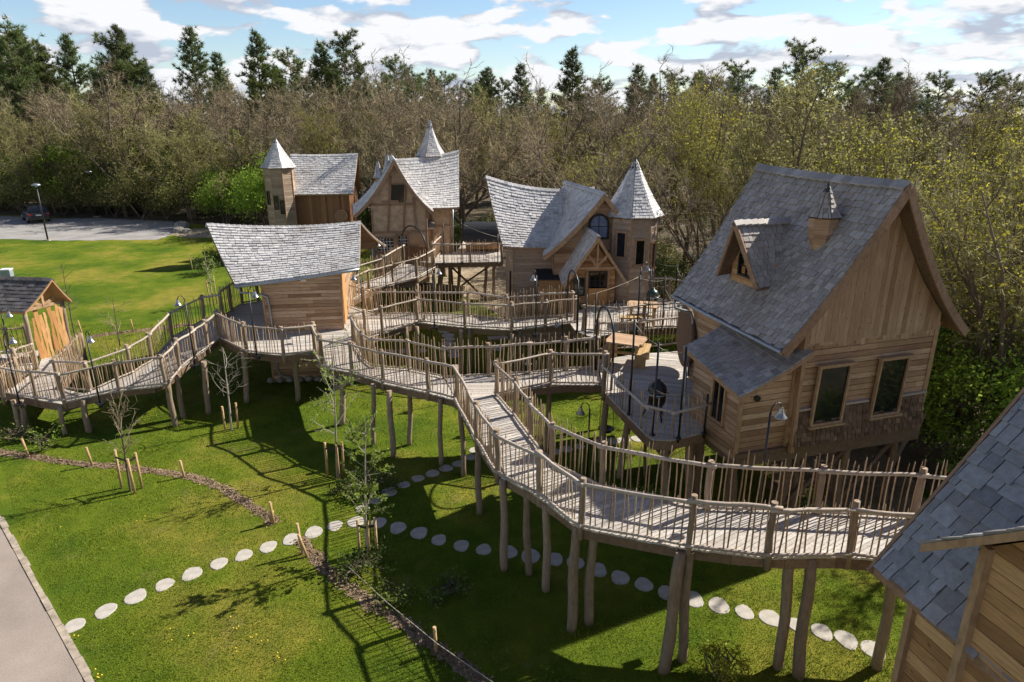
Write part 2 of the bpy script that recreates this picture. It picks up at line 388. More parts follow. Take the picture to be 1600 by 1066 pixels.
def roof_patch(mb, P, rows, w, th=0.032, over=1.7, jit=0.25, ragged=0.012):
    def nrm(u, v):
        e = 0.01; u = min(max(u, e), 1 - e); v = min(max(v, e), 0.97)
        n = (P(u + e, v) - P(u - e, v)).cross(P(u, v + e) - P(u, v - e))
        if n.z < 0: n = -n
        return n.normalized() if n.length > 1e-9 else Vector((0, 0, 1))
    for i in range(rows):
        v0 = i / rows; v1 = min(1.0, (i + over) / rows)
        Ln = (P(1, v0) - P(0, v0)).length; n = max(1, int(Ln / w)); cuts = [0.0]
        off = U(0.3, 0.7) / max(1, n)
        us = [0.0] + [min(0.999, max(0.001, (k + U(-jit, jit)) / n + off)) for k in range(n)] + [1.0]
        us = sorted(us); wave = 0
        for a, b in zip(us, us[1:]):
            if (b - a) * Ln < 0.025: continue
            g = 0.007 / max(Ln, 0.1); vv = max(-0.2 / rows, v0 + U(-1, 1) * ragged * 0.5); tn = min(1, max(0, R.gauss(0.5, 0.2)))
            t = th * U(0.8, 1.25)
            n0 = nrm(a, v0); n1 = nrm(b, v0)
            A, B = P(a + g, vv), P(b - g, vv); C, D = P(b - g, v1), P(a + g, v1)
            a1, b1 = A + n0 * t, B + n1 * t * U(0.9, 1.1); c1, d1 = C + n1 * 0.006, D + n0 * 0.006
            mb.faces([A, B, C, D, a1, b1, c1, d1], [(4, 5, 6, 7), (0, 1, 5, 4), (1, 2, 6, 5), (3, 0, 4, 7)], tn)
def roof_slab(mb, P, dn=0.10, nu=6, nv=8, tn=0.4):
    """closed board deck under a roof surface"""
    g = [[P(i / nu, j / nv) for i in range(nu + 1)] for j in range(nv + 1)]
    for off in (0.004, dn):
        for j in range(nv):
            for i in range(nu):
                mb.poly([q - Vector((0, 0, off)) for q in (g[j][i], g[j][i + 1], g[j + 1][i + 1], g[j + 1][i])], U(0.3, 0.6))
    rim = [g[0][i] for i in range(nu + 1)] + [g[j][nu] for j in range(1, nv + 1)] + [g[nv][i] for i in range(nu - 1, -1, -1)] + [g[j][0] for j in range(nv - 1, 0, -1)]
    for p, q in zip(rim, rim[1:] + rim[:1]):
        mb.poly([p - Vector((0, 0, .004)), q - Vector((0, 0, .004)), q - Vector((0, 0, dn)), p - Vector((0, 0, dn))], tn)
def ridge_caps(mb, pts, w=0.14, step=0.2, th=0.03):
    """overlapping cap shingles along a ridge polyline; pts run along the ridge"""
    tot = 0; seg = []
    for a, b in zip(pts, pts[1:]): seg.append((tot, (b - a).length, a, b)); tot += (b - a).length
    def pos(s):
        s = min(max(s, 0), tot)
        for t0, l, a, b in seg:
            if s <= t0 + l + 1e-6: return lerp(a, b, (s - t0) / l)
        return pts[-1]
    s = 0
    while s < tot - 0.02:
        e = min(s + step * 1.25, tot); a, b = pos(s), pos(e); d = (b - a).normalized()
        sd = d.cross(Vector((0, 0, 1))).normalized(); tn = R.gauss(0.55, 0.2)
        for k in (1, -1):
            off = sd * (w * k) - Vector((0, 0, w * 0.85))
            mb.faces([a + Vector((0, 0, th)), b + Vector((0, 0, th * 2)), b + off + Vector((0, 0, th * 2)), a + off + Vector((0, 0, th)),
                      a, b + Vector((0, 0, th)), b + off + Vector((0, 0, th)), a + off],
                     [(0, 1, 2, 3), (3, 2, 6, 7), (0, 3, 7, 4), (1, 2, 6, 5)], tn)
        s += step
def patch(e0, e1, r0, r1, sag=0.0, flare=0.0, ridge_sag=0.0):
    """roof surface from eave (e0-e1) to ridge (r0-r1) with a hollow slope and a sagging ridge"""
    e0, e1, r0, r1 = map(Vector, (e0, e1, r0, r1))
    def P(u, v):
        p = lerp(lerp(e0, e1, u), lerp(r0, r1, u), v)
        z = p.z - sag * 4 * v * (1 - v) - ridge_sag * 4 * u * (1 - u) * (0.25 + 0.75 * v)
        return Vector((p.x, p.y, z))
    return P
class Frame:
    def __init__(s, o, ang): s.o = Vector(o); s.ex = Vector((cos(ang), sin(ang), 0)); s.ey = Vector((-sin(ang), cos(ang), 0)); s.ang = ang
    def p(s, x, y, z): return s.o + s.ex * x + s.ey * y + Vector((0, 0, z))
    def front(s, y=0):  return lambda a, b, d: s.p(a, y - d, b)
    def back(s, y=0):   return lambda a, b, d: s.p(a, y + d, b)
    def left(s, x=0):   return lambda a, b, d: s.p(x - d, a, b)
    def right(s, x=0):  return lambda a, b, d: s.p(x + d, a, b)
def window(parent, fn, a0, a1, b0, b1, nv=1, nh=1, fw=0.07, arch=False, fmat='trim_wood', gmat='glass_dark', sill=True, name='window', d0=0.03, lean=0.0, mmat=None):
    """frame standing proud of the cladding, pane and bars set in it"""
    g = lambda a, b, d: fn(a + lean * (b - b0), b, d)
    m = MB()
    def bar(x0, x1, y0, y1, dd, tn=None):
        m.hexa([g(x0, y0, 0), g(x1, y0, 0), g(x1, y1, 0), g(x0, y1, 0)], [g(x0, y0, dd), g(x1, y0, dd), g(x1, y1, dd), g(x0, y1, dd)], U(.3, .7))
    D = d0 + 0.05
    if arch:
        r = (a1 - a0) / 2; cx = (a0 + a1) / 2; bs = b1 - r; out = [(a0, b0), (a1, b0)] + [(cx + r * cos(t * pi / 10), bs + r * sin(t * pi / 10)) for t in range(11)]
        inn = [(cx + (x - cx) * (1 - fw / r), (b0 + fw) if y == b0 else bs + (y - bs) * (1 - fw / r)) for x, y in out]
        for i in range(len(out)):
            j = (i + 1) % len(out)
            m.hexa([g(*out[i], 0), g(*out[j], 0), g(*inn[j], 0), g(*inn[i], 0)], [g(*out[i], D), g(*out[j], D), g(*inn[j], D), g(*inn[i], D)])
        outline = inn
    else:
        bar(a0, a0 + fw, b0 + fw, b1 - fw, D); bar(a1 - fw, a1, b0 + fw, b1 - fw, D); bar(a0, a1, b0, b0 + fw, D); bar(a0, a1, b1 - fw, b1, D)
        outline = [(a0 + fw, b0 + fw), (a1 - fw, b0 + fw), (a1 - fw, b1 - fw), (a0 + fw, b1 - fw)]
        if sill:
            bar(a0 - 0.06, a1 + 0.06, b0 - 0.05, b0, D + 0.05); bar(a0 - 0.06, a1 + 0.06, b1, b1 + 0.045, D + 0.05)
    o = m.build(name, fmat, parent)
    q = MB(); q.poly([g(x, y, d0) for x, y in outline], 0.5); q.build('pane', gmat, o)
    if nv > 1 or nh > 1:
        k = MB(); t = 0.012 if (a1 - a0) < 1.2 else 0.018
        for i in range(1, nv):
            x = lerp(a0 + fw, a1 - fw, i / nv); k.hexa([g(x - t, b0 + fw, d0 + .004), g(x + t, b0 + fw, d0 + .004), g(x + t, b1 - fw, d0 + .004), g(x - t, b1 - fw, d0 + .004)], [g(x - t, b0 + fw, d0 + .03), g(x + t, b0 + fw, d0 + .03), g(x + t, b1 - fw, d0 + .03), g(x - t, b1 - fw, d0 + .03)])
        for i in range(1, nh):
            y = lerp(b0 + fw, b1 - fw, i / nh); k.hexa([g(a0 + fw, y - t, d0 + .006), g(a1 - fw, y - t, d0 + .006), g(a1 - fw, y + t, d0 + .006), g(a0 + fw, y + t, d0 + .006)], [g(a0 + fw, y - t, d0 + .027), g(a1 - fw, y - t, d0 + .027), g(a1 - fw, y + t, d0 + .027), g(a0 + fw, y + t, d0 + .027)])
        k.build('glazing_bar', mmat or fmat, o)
    return o
def rect(a0, a1, b0, b1): return [(a0, b0), (a1, b0), (a1, b1), (a0, b1)]
def wall(parent, jobs, mat, name='wall'):
    m = MB()
    for fn, poly, kw in jobs: boards(m, fn, poly, **kw)
    return m.build(name, mat, parent)
def bars(parent, segs, w, h, mat, name):
    if name in ('corner_trim', 'ledge', 'floor_beam'):       # each stands apart: a part of its own
        for a, b in segs: m = MB(); m.beam(a, b, w, h, U(.3, .7)); o = m.build(name, mat, parent)
        return o
    m = MB()
    for a, b in segs: m.beam(a, b, w, h, U(.3, .7))
    return m.build(name, mat, parent)
def gutter(parent, pts, mat='zinc', r=0.055):
    m = MB(); m.tube(pts, r, 8, 0.5); return m.build('gutter', mat, parent)
def downpipe(parent, pts, r=0.04):
    m = MB(); m.tube(pts, r, 8, 0.5); return m.build('downpipe', 'zinc', parent)
def cone_roof(parent, c, n, r, z0, z1, rows, w, ang=0, mat='silver_shingle', flare=0.16, cap=0.16):
    c = Vector(c); m = MB(); s = MB()
    def rad(v): return r * ((1 - v) + flare * ((1 - v) ** 3 - (1 - v)))
    for k in range(n):
        t0 = ang + 2 * pi * k / n; t1 = ang + 2 * pi * (k + 1) / n
        d0 = Vector((cos(t0), sin(t0), 0)); d1 = Vector((cos(t1), sin(t1), 0))
        P = lambda u, v, d0=d0, d1=d1: c + lerp(d0, d1, u) * rad(v) + Vector((0, 0, lerp(z0, z1, v) - c.z))
        roof_patch(m, P, rows, w, 0.035)
        for j in range(8):
            s.poly([P(0, j / 8), P(1, j / 8), P(1, (j + 1) / 8), P(0, (j + 1) / 8)], .4)
    s.poly([c + Vector((cos(ang + 2 * pi * k / n), sin(ang + 2 * pi * k / n), 0)) * r * 0.99 + Vector((0, 0, z0 - .02 - c.z)) for k in range(n)], .4)
    o = m.build('roof', mat, parent); s.build('soffit', 'beam_wood', o)
    q = MB(); q.lathe((c.x, c.y, 0), [(rad(1 - cap) + 0.035, lerp(z0, z1, 1 - cap)), (rad(1 - cap * .5) + .02, lerp(z0, z1, 1 - cap * .5)), (0.0, z1 + 0.07)], n, .5, sm=False)
    q.build('finial', 'lead', o); return o
def prism_walls(parent, c, n, r, z0, z1, ang, mat, w=0.13, corner='trim_wood'):
    m = MB(); k2 = MB(); c = Vector((c[0], c[1], 0)); fns = []
    for k in range(n):
        t0 = ang + 2 * pi * k / n; t1 = ang + 2 * pi * (k + 1) / n
        p0 = c + Vector((cos(t0), sin(t0), 0)) * r; p1 = c + Vector((cos(t1), sin(t1), 0)) * r
        ex = (p1 - p0).normalized(); nr = Vector((ex.y, -ex.x, 0)); ln = (p1 - p0).length
        fn = lambda a, b, d, p0=p0, ex=ex, nr=nr: p0 + ex * a + nr * d + Vector((0, 0, b))
        boards(m, fn, rect(0, ln, z0, z1), w=w, th=0.018); fns.append((fn, ln))
        k2.beam(p0 + Vector((0, 0, z0)), p0 + Vector((0, 0, z1)), .07, .07, U(.3, .7))
    m.build('wall', mat, parent); k2.build('corner_trim', corner, parent); return fns

# ------------------------------------------------------------------ the ground
def sheet(name, pts, z, mat):
    m = MB(); m.poly([(x, y, z) for x, y in pts], .5); return struct(m.build(name, mat, None, (0, 0, 0)))
def smooth_line(pts, k=6):
    out = []; n = len(pts)
    for i in range(n - 1):
        p0, p1, p2, p3 = (Vector(pts[max(0, min(n - 1, j))]) for j in (i - 1, i, i + 1, i + 2))
        for s in range(k):
            t = s / k
            out.append(0.5 * ((2 * p1) + (-p0 + p2) * t + (2 * p0 - 5 * p1 + 4 * p2 - p3) * t * t + (-p0 + 3 * p1 - 3 * p2 + p3) * t ** 3))
    out.append(Vector(pts[-1])); return out
def ribbon(name, pts, wid, z, mat, jag=0.4, step=12):
    c = smooth_line([Vector((p[0], p[1], 0)) for p in pts], step); m = MB(); lft = []; rgt = []
    for i, p in enumerate(c):
        d = (c[min(i + 1, len(c) - 1)] - c[max(i - 1, 0)]).normalized(); s = Vector((-d.y, d.x, 0))
        lft.append(p + s * wid * .5 * U(1 - jag, 1 + jag)); rgt.append(p - s * wid * .5 * U(1 - jag, 1 + jag))
    for i in range(len(c) - 1):
        m.poly([(q.x, q.y, z) for q in (lft[i], lft[i + 1], rgt[i + 1], rgt[i])])
        for _ in range(26):
            t, s_ = U(0, 1), R.gauss(.5, .3); q = lerp(lerp(lft[i], lft[i + 1], t), lerp(rgt[i], rgt[i + 1], t), s_); l_ = U(.02, .06); an = U(0, 6.28); c_, n_ = cos(an) * l_, sin(an) * l_
            m.poly([(q.x - c_, q.y - n_, z + .005), (q.x + n_ * .3, q.y - c_ * .3, z + U(.01, .04)), (q.x + c_, q.y + n_, z + U(.01, .03)), (q.x - n_ * .3, q.y + c_ * .3, z + .01)], U(.1, .9))
    return struct(m.build(name, mat, None, (0, 0, 0)))
def ragged(pts, k=5, amp=0.5):
    out = []
    for i in range(len(pts)):
        a, b = Vector(pts[i]), Vector(pts[(i + 1) % len(pts)])
        for j in range(k): out.append(lerp(a, b, j / k) + Vector((U(-amp, amp), U(-amp, amp))))
    return out
sheet('ground', [(-1500, -600), (1500, -600), (1500, 2200), (-1500, 2200)], -0.008, 'forest_soil')
LAWN = [(-75, -8), (16, -8), (15, 9), (13.2, 15), (9.5, 18.5), (8.6, 24), (8, 31), (5, 37), (-1, 39.5), (-5, 44), (-9, 50), (-15, 58), (-24, 63), (-34, 66), (-52, 71), (-75, 78)]
sheet('lawn', ragged(LAWN, 6, 0.35), 0.0, 'lawn_grass')
GRAV = [at(*p).to_2d() for p in [(-260, 330), (0, 337), (60, 342), (150, 341), (270, 346), (284, 352), (276, 366), (240, 375), (120, 376), (0, 374), (-260, 370)]]
sheet('car_park', ragged(GRAV, 6, 0.25), 0.005, 'gravel')
sheet('track', ragged([at(*p).to_2d() for p in [(272, 360), (300, 357), (400, 357), (400, 372), (290, 371), (268, 367)]], 5, .15), 0.006, 'tan_ground')
sheet('clearing', ragged([(-4.6, 39.2), (-1.6, 36.6), (.4, 32), (1.5, 39), (1.2, 48), (-6, 50), (-9.5, 47), (-8.5, 41.5)], 6, .3), 0.005, 'tan_ground')
sheet('bare_soil', ragged([(6.9, 15.0), (9.6, 14.9), (11.5, 16.6), (11.2, 19.2), (8.6, 19.4), (7.3, 17.2)], 6, .3), 0.006, 'bare_earth')
RD = [at(0, 822), at(60, 935), at(132, 1066)]
d = (RD[2] - RD[0]).normalized()
e0, e1 = RD[0] - d * 14, RD[2] + d * 16
nrm = Vector((d.y, -d.x, 0)); nrm = nrm if nrm.x < 0 else -nrm
sheet('road', [p.to_2d() for p in (e0, e1, e1 + nrm * 4.2, e0 + nrm * 4.2)], 0.006, 'asphalt')
m = MB(); s_ = 0; TL = (e1 - e0).length
while s_ < TL:
    l = U(.45, .7); a = e0 + d * s_ - nrm * .01; b = e0 + d * min(TL, s_ + l - .015) - nrm * .01; w_ = -nrm * U(.1, .15)
    h = Vector((0, 0, U(.015, .03)))
    m.hexa([a, b, b + w_, a + w_], [a + h, b + h, b + w_ + h, a + w_ + h], U(.2, .8)); s_ += l
struct(m.build('kerb', 'kerb_stone', None, (0, 0, 0)))
ROADP = (e0.copy(), nrm.copy())
ribbon('mulch_bed', [at(*p) for p in [(-60, 690), (0, 706), (60, 716), (110, 723), (200, 731), (280, 742), (340, 760), (385, 787), (432, 818)]], .29, .008, 'mulch')
ribbon('mulch_bed', [at(*p) for p in [(468, 842), (500, 880), (545, 918), (600, 955), (665, 1000), (725, 1045), (790, 1100)]], .31, .008, 'mulch')
ribbon('mulch_bed', [at(*p) for p in [(140, 527), (180, 521), (245, 514), (300, 507)]], .45, .008, 'mulch')

# ------------------------------------------------------------------ walkways on stilts
def arc_line(pts):
    t = [0.0]
    for a, b in zip(pts, pts[1:]): t.append(t[-1] + (b - a).length)
    def f(u):
        s = u * t[-1]
        for i in range(len(pts) - 1):
            if s <= t[i + 1] + 1e-9: return lerp(pts[i], pts[i + 1], (s - t[i]) / max(1e-9, t[i + 1] - t[i]))
        return pts[-1]
    return f, t[-1]
def line(px, zp, zs=None):
    """railing foot line: seen points, the height they were seen at, the deck height they get"""
    zs = zp if zs is None else zs; n = len(px); out = []
    for i, p in enumerate(px):
        g = lambda z: z if isinstance(z, (int, float)) else lerp(z[0], z[1], i / (n - 1)) if len(z) == 2 else z[i]
        q = at(p[0], p[1], g(zp)); out.append(Vector((q.x, q.y, g(zs))))
    return out
def deck_strip(parent, A, B, name='deck', pw=0.145, beams=True):
    fa, la = arc_line(A); fb, lb = arc_line(B); n = max(2, int((la + lb) / 2 / pw)); m = MB()
    for i in range(n):
        g = .012 / ((la + lb) / 2); a0, a1, b0, b1 = fa(i / n), fa((i + 1) / n - g), fb(i / n), fb((i + 1) / n - g)
        dz = Vector((0, 0, U(-.004, .004))); t = Vector((0, 0, .04)); ov = (a0 - b0).normalized() * U(.02, .07)
        m.hexa([a0 + ov - t, a1 + ov - t, b1 - ov - t, b0 - ov - t], [a0 + ov + dz, a1 + ov + dz, b1 - ov + dz, b0 - ov + dz], R.gauss(.5, .22))
    o = m.build(name, 'deck_wood', parent)
    if beams:
        q = MB()
        for f, l, gg in ((fa, la, fb), (fb, lb, fa)):
            k = max(2, int(l / .9))
            for i in range(k):
                for ins in (0.04, 0.33):
                    a = lerp(f(i / k), gg(i / k), ins); b = lerp(f((i + 1) / k), gg((i + 1) / k), ins)
                    q.beam(a - Vector((0, 0, .155)), b - Vector((0, 0, .155)), .09, .22, U(.2, .8))
        q.build('beam', 'beam_wood', parent)
    return o
def deck_poly(parent, pts, z, ang=0.0, name='deck', pw=0.145, mat='deck_wood'):
    ca, sa = cos(ang), sin(ang); m = MB()
    loc = [(p[0] * ca + p[1] * sa, -p[0] * sa + p[1] * ca) for p in pts]
    fn = lambda a, b, d: Vector((a * ca - b * sa, a * sa + b * ca, z - .03 + d))
    boards(m, fn, loc, 1, pw, .03, 1.0, .012, 3.2)
    o = m.build(name, mat, parent); q = MB()
    P3 = [Vector((p[0], p[1], z - .155)) for p in pts]
    cen = sum(P3, Vector()) / len(P3)
    for a, b in zip(P3, P3[1:] + P3[:1]):
        a2, b2 = a + (cen - a).normalized() * .06, b + (cen - b).normalized() * .06
        q.beam(a2, b2, .09, .24, U(.2, .8))
    lo = min(p[1] for p in loc); hi = max(p[1] for p in loc); x0 = min(p[0] for p in loc); x1 = max(p[0] for p in loc)
    k = int((x1 - x0) / .8) + 1
    for i in range(1, k):
        st = clip(loc, 0, lerp(x0, x1, i / k) - .03, lerp(x0, x1, i / k) + .03)
        if st:
            y0, y1 = min(p[1] for p in st) + .1, max(p[1] for p in st) - .1; xx = lerp(x0, x1, i / k)
            q.beam(fn(xx, y0, -.11), fn(xx, y1, -.11), .06, .16, U(.2, .8))
    q.build('beam', 'beam_wood', parent); return o
def crooked(m, a, b, r0, r1, n=8, amp=.03, k=5, tn=None):
    a, b = Vector(a), Vector(b); ps = []; rs = []; ph = U(0, 6)
    for i in range(k + 1):
        t = i / k; w = amp * sin(pi * t) if 0 < i < k else 0
        ps.append(lerp(a, b, t) + Vector((sin(ph + t * 5) * w, cos(ph * 1.7 + t * 4) * w, U(-.3, .3) * w))); rs.append(lerp(r0, r1, t) * U(.93, 1.07))
    m.tube(ps, rs, n, U(.2, .8) if tn is None else tn)
def rail(parent, P, post=1.06, hand=0.97, pick=0.12, tall=1.2, posts=None, foot=-.26, mat='picket_wood', inner=0.0, bottom=True):
    for i, p in enumerate(P):
        if posts is not None and i not in posts: continue
        m = MB(); rr = U(.052, .07)
        crooked(m, p + Vector((0, 0, foot)), p + Vector((U(-.03, .03), U(-.03, .03), post + U(-.03, .05))), rr * 1.05, rr, 8, .02, 4)
        m.build('railing_post', 'log_wood', parent)
    for a, b in zip(P, P[1:]):
        ln = (b - a).length; d = (b - a) / ln; sd = Vector((d.y, -d.x, 0)).normalized()
        n = max(2, int(ln / pick)); m = MB()
        for k in range(n):
            t = (k + .5 + U(-.25, .25)) / n; q = lerp(a, b, t) + sd * U(-.012, .012); h = tall * U(.88, 1.07); r0 = U(.0115, .0175)
            tp = q + d * U(-.05, .05) + sd * U(-.03, .03) + Vector((0, 0, h)); bt = q + Vector((0, 0, U(-.02, .04)))
            md = lerp(bt, tp, U(.4, .6)) + d * U(-.018, .018) + sd * U(-.015, .015)
            m.tube([bt, md, lerp(md, tp, .86), tp], [r0, r0, r0 * .9, r0 * .25], 5, min(1, max(0, R.gauss(.5, .28))), True)
        pan = m.build('railing_panel', mat, parent)
        hm = MB(); r1 = U(.034, .046)
        crooked(hm, a - d * .1 + sd * .05 + Vector((0, 0, hand + U(-.03, .04))), b + d * .1 + sd * .05 + Vector((0, 0, hand + U(-.03, .04))), r1, r1 * .9, 7, .035, 5, U(.3, .9))
        hm.build('handrail', 'rail_wood', pan)
        if bottom:
            bm_ = MB(); crooked(bm_, a - d * .08 + sd * .05 + Vector((0, 0, .07)), b + d * .08 + sd * .05 + Vector((0, 0, .07)), r1 * .85, r1 * .85, 6, .025, 4, U(.3, .9))
            bm_.build('bottom_rail', 'rail_wood', pan)
FEET = []
def stilt(parent, top, base, r=.12, mat='log_wood', amp=.03):
    FEET.append((base[0], base[1])); m = MB(); crooked(m, (base[0], base[1], -.15), top, r * .8, r * .68, 9, amp, 6); return m.build('stilt', mat, parent)
def stilt_px(parent, pt, pb, zt, r=.12):
    """head where it meets the deck, foot about where it is seen on the ground"""
    t = at(pt[0], pt[1], zt) + Vector((0, .08, .2)); b = at(*pb)
    return stilt(parent, t, (t.x + min(.16, max(-.16, b.x - t.x)), t.y + min(.12, max(-.12, b.y - t.y))), r)
def brace(parent, a, b, r=.06, mat='beam_wood'):
    m = MB(); crooked(m, a, b, r, r * .9, 7, .04, 4); return m.build('brace', mat, parent)

# kiosk platform -------------------------------------------------------
ZK = 2.05
kp = thing('platform', 'round plank platform on log stilts carrying the small bright-roofed hut', 'platform', at(440, 545, 0))
RK1 = line([(344, 533), (387, 555), (444, 561), (493, 555), (505, 578)], ZK - .12, ZK)
RK2 = line([(347, 497), (362, 486), (379, 475), (404, 470)], ZK)
RK9 = line([(540, 476), (571, 487), (588, 492)], ZK)
RK10 = line([(598, 524), (572, 532), (553, 541)], ZK - .1, ZK)
kdeck = [RK1[0], RK1[1], RK1[2], RK1[3], RK1[4], RK10[2], RK10[0], RK9[2], RK9[0], at(528, 457, ZK), at(470, 452, ZK), RK2[3], RK2[2], RK2[1], RK2[0]]
deck_poly(kp, [p.to_2d() for p in kdeck], ZK, 0.1)
rail(kp, RK1, tall=1.06); rail(kp, RK2, tall=1.3, hand=1.1); rail(kp, RK9, mat='stake_wood'); rail(kp, RK10)
for pt, pb in [((380, 560), (386, 616)), ((462, 558), (469, 622)), ((533, 590), (536, 640)), ((318, 575), (318, 626))]:
    stilt_px(kp, pt, pb, ZK - .27, .13)
# front bridge ---------------------------------------------------------
ZF = 2.3
fb = thing('walkway', 'long curved log-railed bridge descending in front of the large shingled tree house', 'walkway', at(880, 850, 0))
zl = [ZK, 2.15, 2.2, 2.25, 2.25]
RF1 = [RK1[4]] + line([(551, 587), (599, 604), (670, 619), (713, 632)], [2.0, 2.05, 2.1, 2.1], [2.12, 2.18, 2.22, 2.25])
RF3 = [RK10[2]] + line([(569, 561), (585, 573), (640, 579), (695, 594), (764, 592)], 2.15, [2.08, 2.12, 2.18, 2.22, 2.25])
RF1b = [RF1[-1]] + line([(746, 698), (778, 749), (843, 784), (907, 835), (1076, 868), (1200, 882), (1324, 880), (1470, 897)], [2.12, 2.16, 2.2, 2.3, 2.5, 2.5, 2.45, 2.4], [2.28, 2.32, 2.36, 2.46, 2.66, 2.66, 2.61, 2.56])
RF2 = line([(776, 620), (805, 652), (829, 687), (863, 729), (939, 765), (1105, 800), (1273, 808), (1424, 816), (1560, 826)], [2.2, 2.22, 2.25, 2.3, 2.4, 2.55, 2.55, 2.5, 2.5], [2.25, 2.28, 2.32, 2.36, 2.46, 2.62, 2.64, 2.58, 2.56])
deck_strip(fb, RF1, RF3); deck_strip(fb, RF1b, RF2)
rail(fb, RF1, tall=1.04); rail(fb, RF3, tall=1.24); rail(fb, RF1b, posts=range(1, 20), tall=1.03); rail(fb, RF2, tall=1.22)
for pt, pb, r in [((583, 611), (587, 672), .1), ((608, 622), (614, 716), .12), ((640, 610), (646, 672), .1), ((688, 636), (692, 710), .1), ((719, 647), (724, 748), .1), ((746, 690), (749, 812), .11), ((785, 765), (788, 910), .12),
                  ((823, 780), (824, 830), .11), ((853, 802), (852, 902), .12), ((902, 838), (895, 1006), .14), ((928, 840), (920, 973), .13), ((1064, 882), (1042, 1074), .15), ((1078, 880), (1062, 1020), .12),
                  ((1234, 890), (1216, 1026), .13), ((1268, 890), (1252, 1066), .14), ((1400, 890), (1388, 985), .13)]:
    stilt_px(fb, pt, pb, 1.95 if pt[0] < 730 else 2.08 if pt[0] < 870 else 2.2 if pt[0] < 1000 else 2.36, r)
# junction and link bridge --------------------------------------------
lb = thing('walkway', 'short level log-railed bridge joining the front bridge to the terrace with the black barbecue', 'walkway', at(860, 600, 0))
RL4 = [RF2[0]] + line([(859, 607), (944, 613)], 2.15, [2.3, 2.4])
RL3 = [RF3[-1]] + line([(827, 588), (884, 585), (930, 584)], 2.2, [2.3, 2.35, 2.4])
deck_strip(lb, RL4, RL3); rail(lb, RL4, posts=(1, 2), tall=1.06); rail(lb, RL3, posts=(1, 2, 3))
m = MB()
fj = lambda a, b, d: Vector((a, b, 2.252 + d - .03))
boards(m, fj, [RF1[-1].to_2d()[:], RF2[0].to_2d()[:], RL3[1].to_2d()[:], RF3[-1].to_2d()[:], RF3[-2].to_2d()[:]], 1, .145, .03, 1.0, .01, 3.0); m.build('deck', 'deck_wood', lb)
stilt(lb, (RL3[1].x, RL3[1].y - .1, 2.05), (RL3[1].x, RL3[1].y, 0), .12); stilt(lb, (RL4[1].x, RL4[1].y + .2, 2.05), (RL4[1].x, RL4[1].y + .2, 0), .12)
# ring bridge ----------------------------------------------------------
rb = thing('walkway', 'level log-railed bridge running from the hut platform to the towered cottage terrace', 'walkway', at(740, 510, 0))
RR5 = [Vector(RK10[0])] + line([(653, 508), (727, 517), (799, 522), (852, 517), (899, 513)], 1.95, [2.08, 2.1, 2.12, 2.15, 2.2])
RR6 = [Vector(RK9[2])] + line([(653, 491), (733, 494), (792, 502), (845, 499), (893, 499)], 2.08, [2.08, 2.1, 2.12, 2.15, 2.2])
deck_strip(rb, RR5, RR6); rail(rb, RR5, posts=range(1, 9), tall=1.06); rail(rb, RR6, tall=1.25, posts=range(1, 9))
for pt, pb in [((616, 520), (619, 572)), ((632, 523), (636, 574)), ((649, 523), (653, 575)), ((719, 528), (722, 586)), ((733, 527), (736, 582)), ((800, 535), (803, 600)), ((812, 530), (814, 590)), ((885, 520), (886, 580))]:
    t_ = at(pt[0], pt[1], 1.85); stilt(rb, (t_.x, t_.y + .45, 2.04), (t_.x + U(-.06, .06), t_.y + .42, 0), .12)
# upper ramp -----------------------------------------------------------
ur = thing('walkway', 'sloping log-railed ramp rising behind the bright-roofed hut to the half-timbered house', 'walkway', at(610, 440, 0))
RU7 = [Vector(RK9[0])] + line([(577, 457), (615, 447), (651, 440), (678, 425)], [2.05, 2.1, 2.15, 2.2], [2.12, 2.2, 2.3, 2.38])
RU8 = line([(529, 458), (560, 448), (599, 436), (632, 417)], [2.05, 2.1, 2.15, 2.2], [2.08, 2.15, 2.25, 2.38])
deck_strip(ur, RU7, RU8); rail(ur, RU7, posts=range(1, 9)); rail(ur, RU8)
for k in (1, 2, 3, 4):
    stilt(ur, RU7[k] - Vector((0, 0, .25)), (RU7[k].x, RU7[k].y + .1, 0), .13)
# upper terrace with the barrel ---------------------------------------
ZU = 2.4
ut = thing('terrace', 'high plank terrace on braced log stilts beside the half-timbered house', 'terrace', at(730, 450, 0))
UT = [at(676, 411, ZU), at(735, 410, ZU), at(784, 409, ZU), Vector((-.6, 41.5, ZU)), Vector((-3.0, 42.5, ZU)), Vector((-3.2, 39, ZU)), at(637, 408, ZU)]
deck_poly(ut, [p.to_2d() for p in UT], ZU, 0.05)
rail(ut, [UT[0], UT[1], UT[2]], pick=.15, mat='picket_wood', bottom=False)
rail(ut, [UT[0], at(690, 393, ZU)], pick=.15)
g0 = at(631, 412, ZU)
for pt, pb, r in [((689, 412), (690, 458), .2), ((703, 412), (703, 458), .12), ((718, 405), (718, 430), .13), ((760, 411), (757, 466), .12), ((773, 411), (770, 466), .13)]:
    stilt_px(ut, pt, pb, ZU - .27, r)
a = at(690, 458); b = at(770, 466)
brace(ut, (a.x + .2, a.y, 2.0), (b.x - .4, b.y - .6, .1)); brace(ut, (b.x, b.y, 2.0), (a.x + 1.2, a.y - .2, .5))
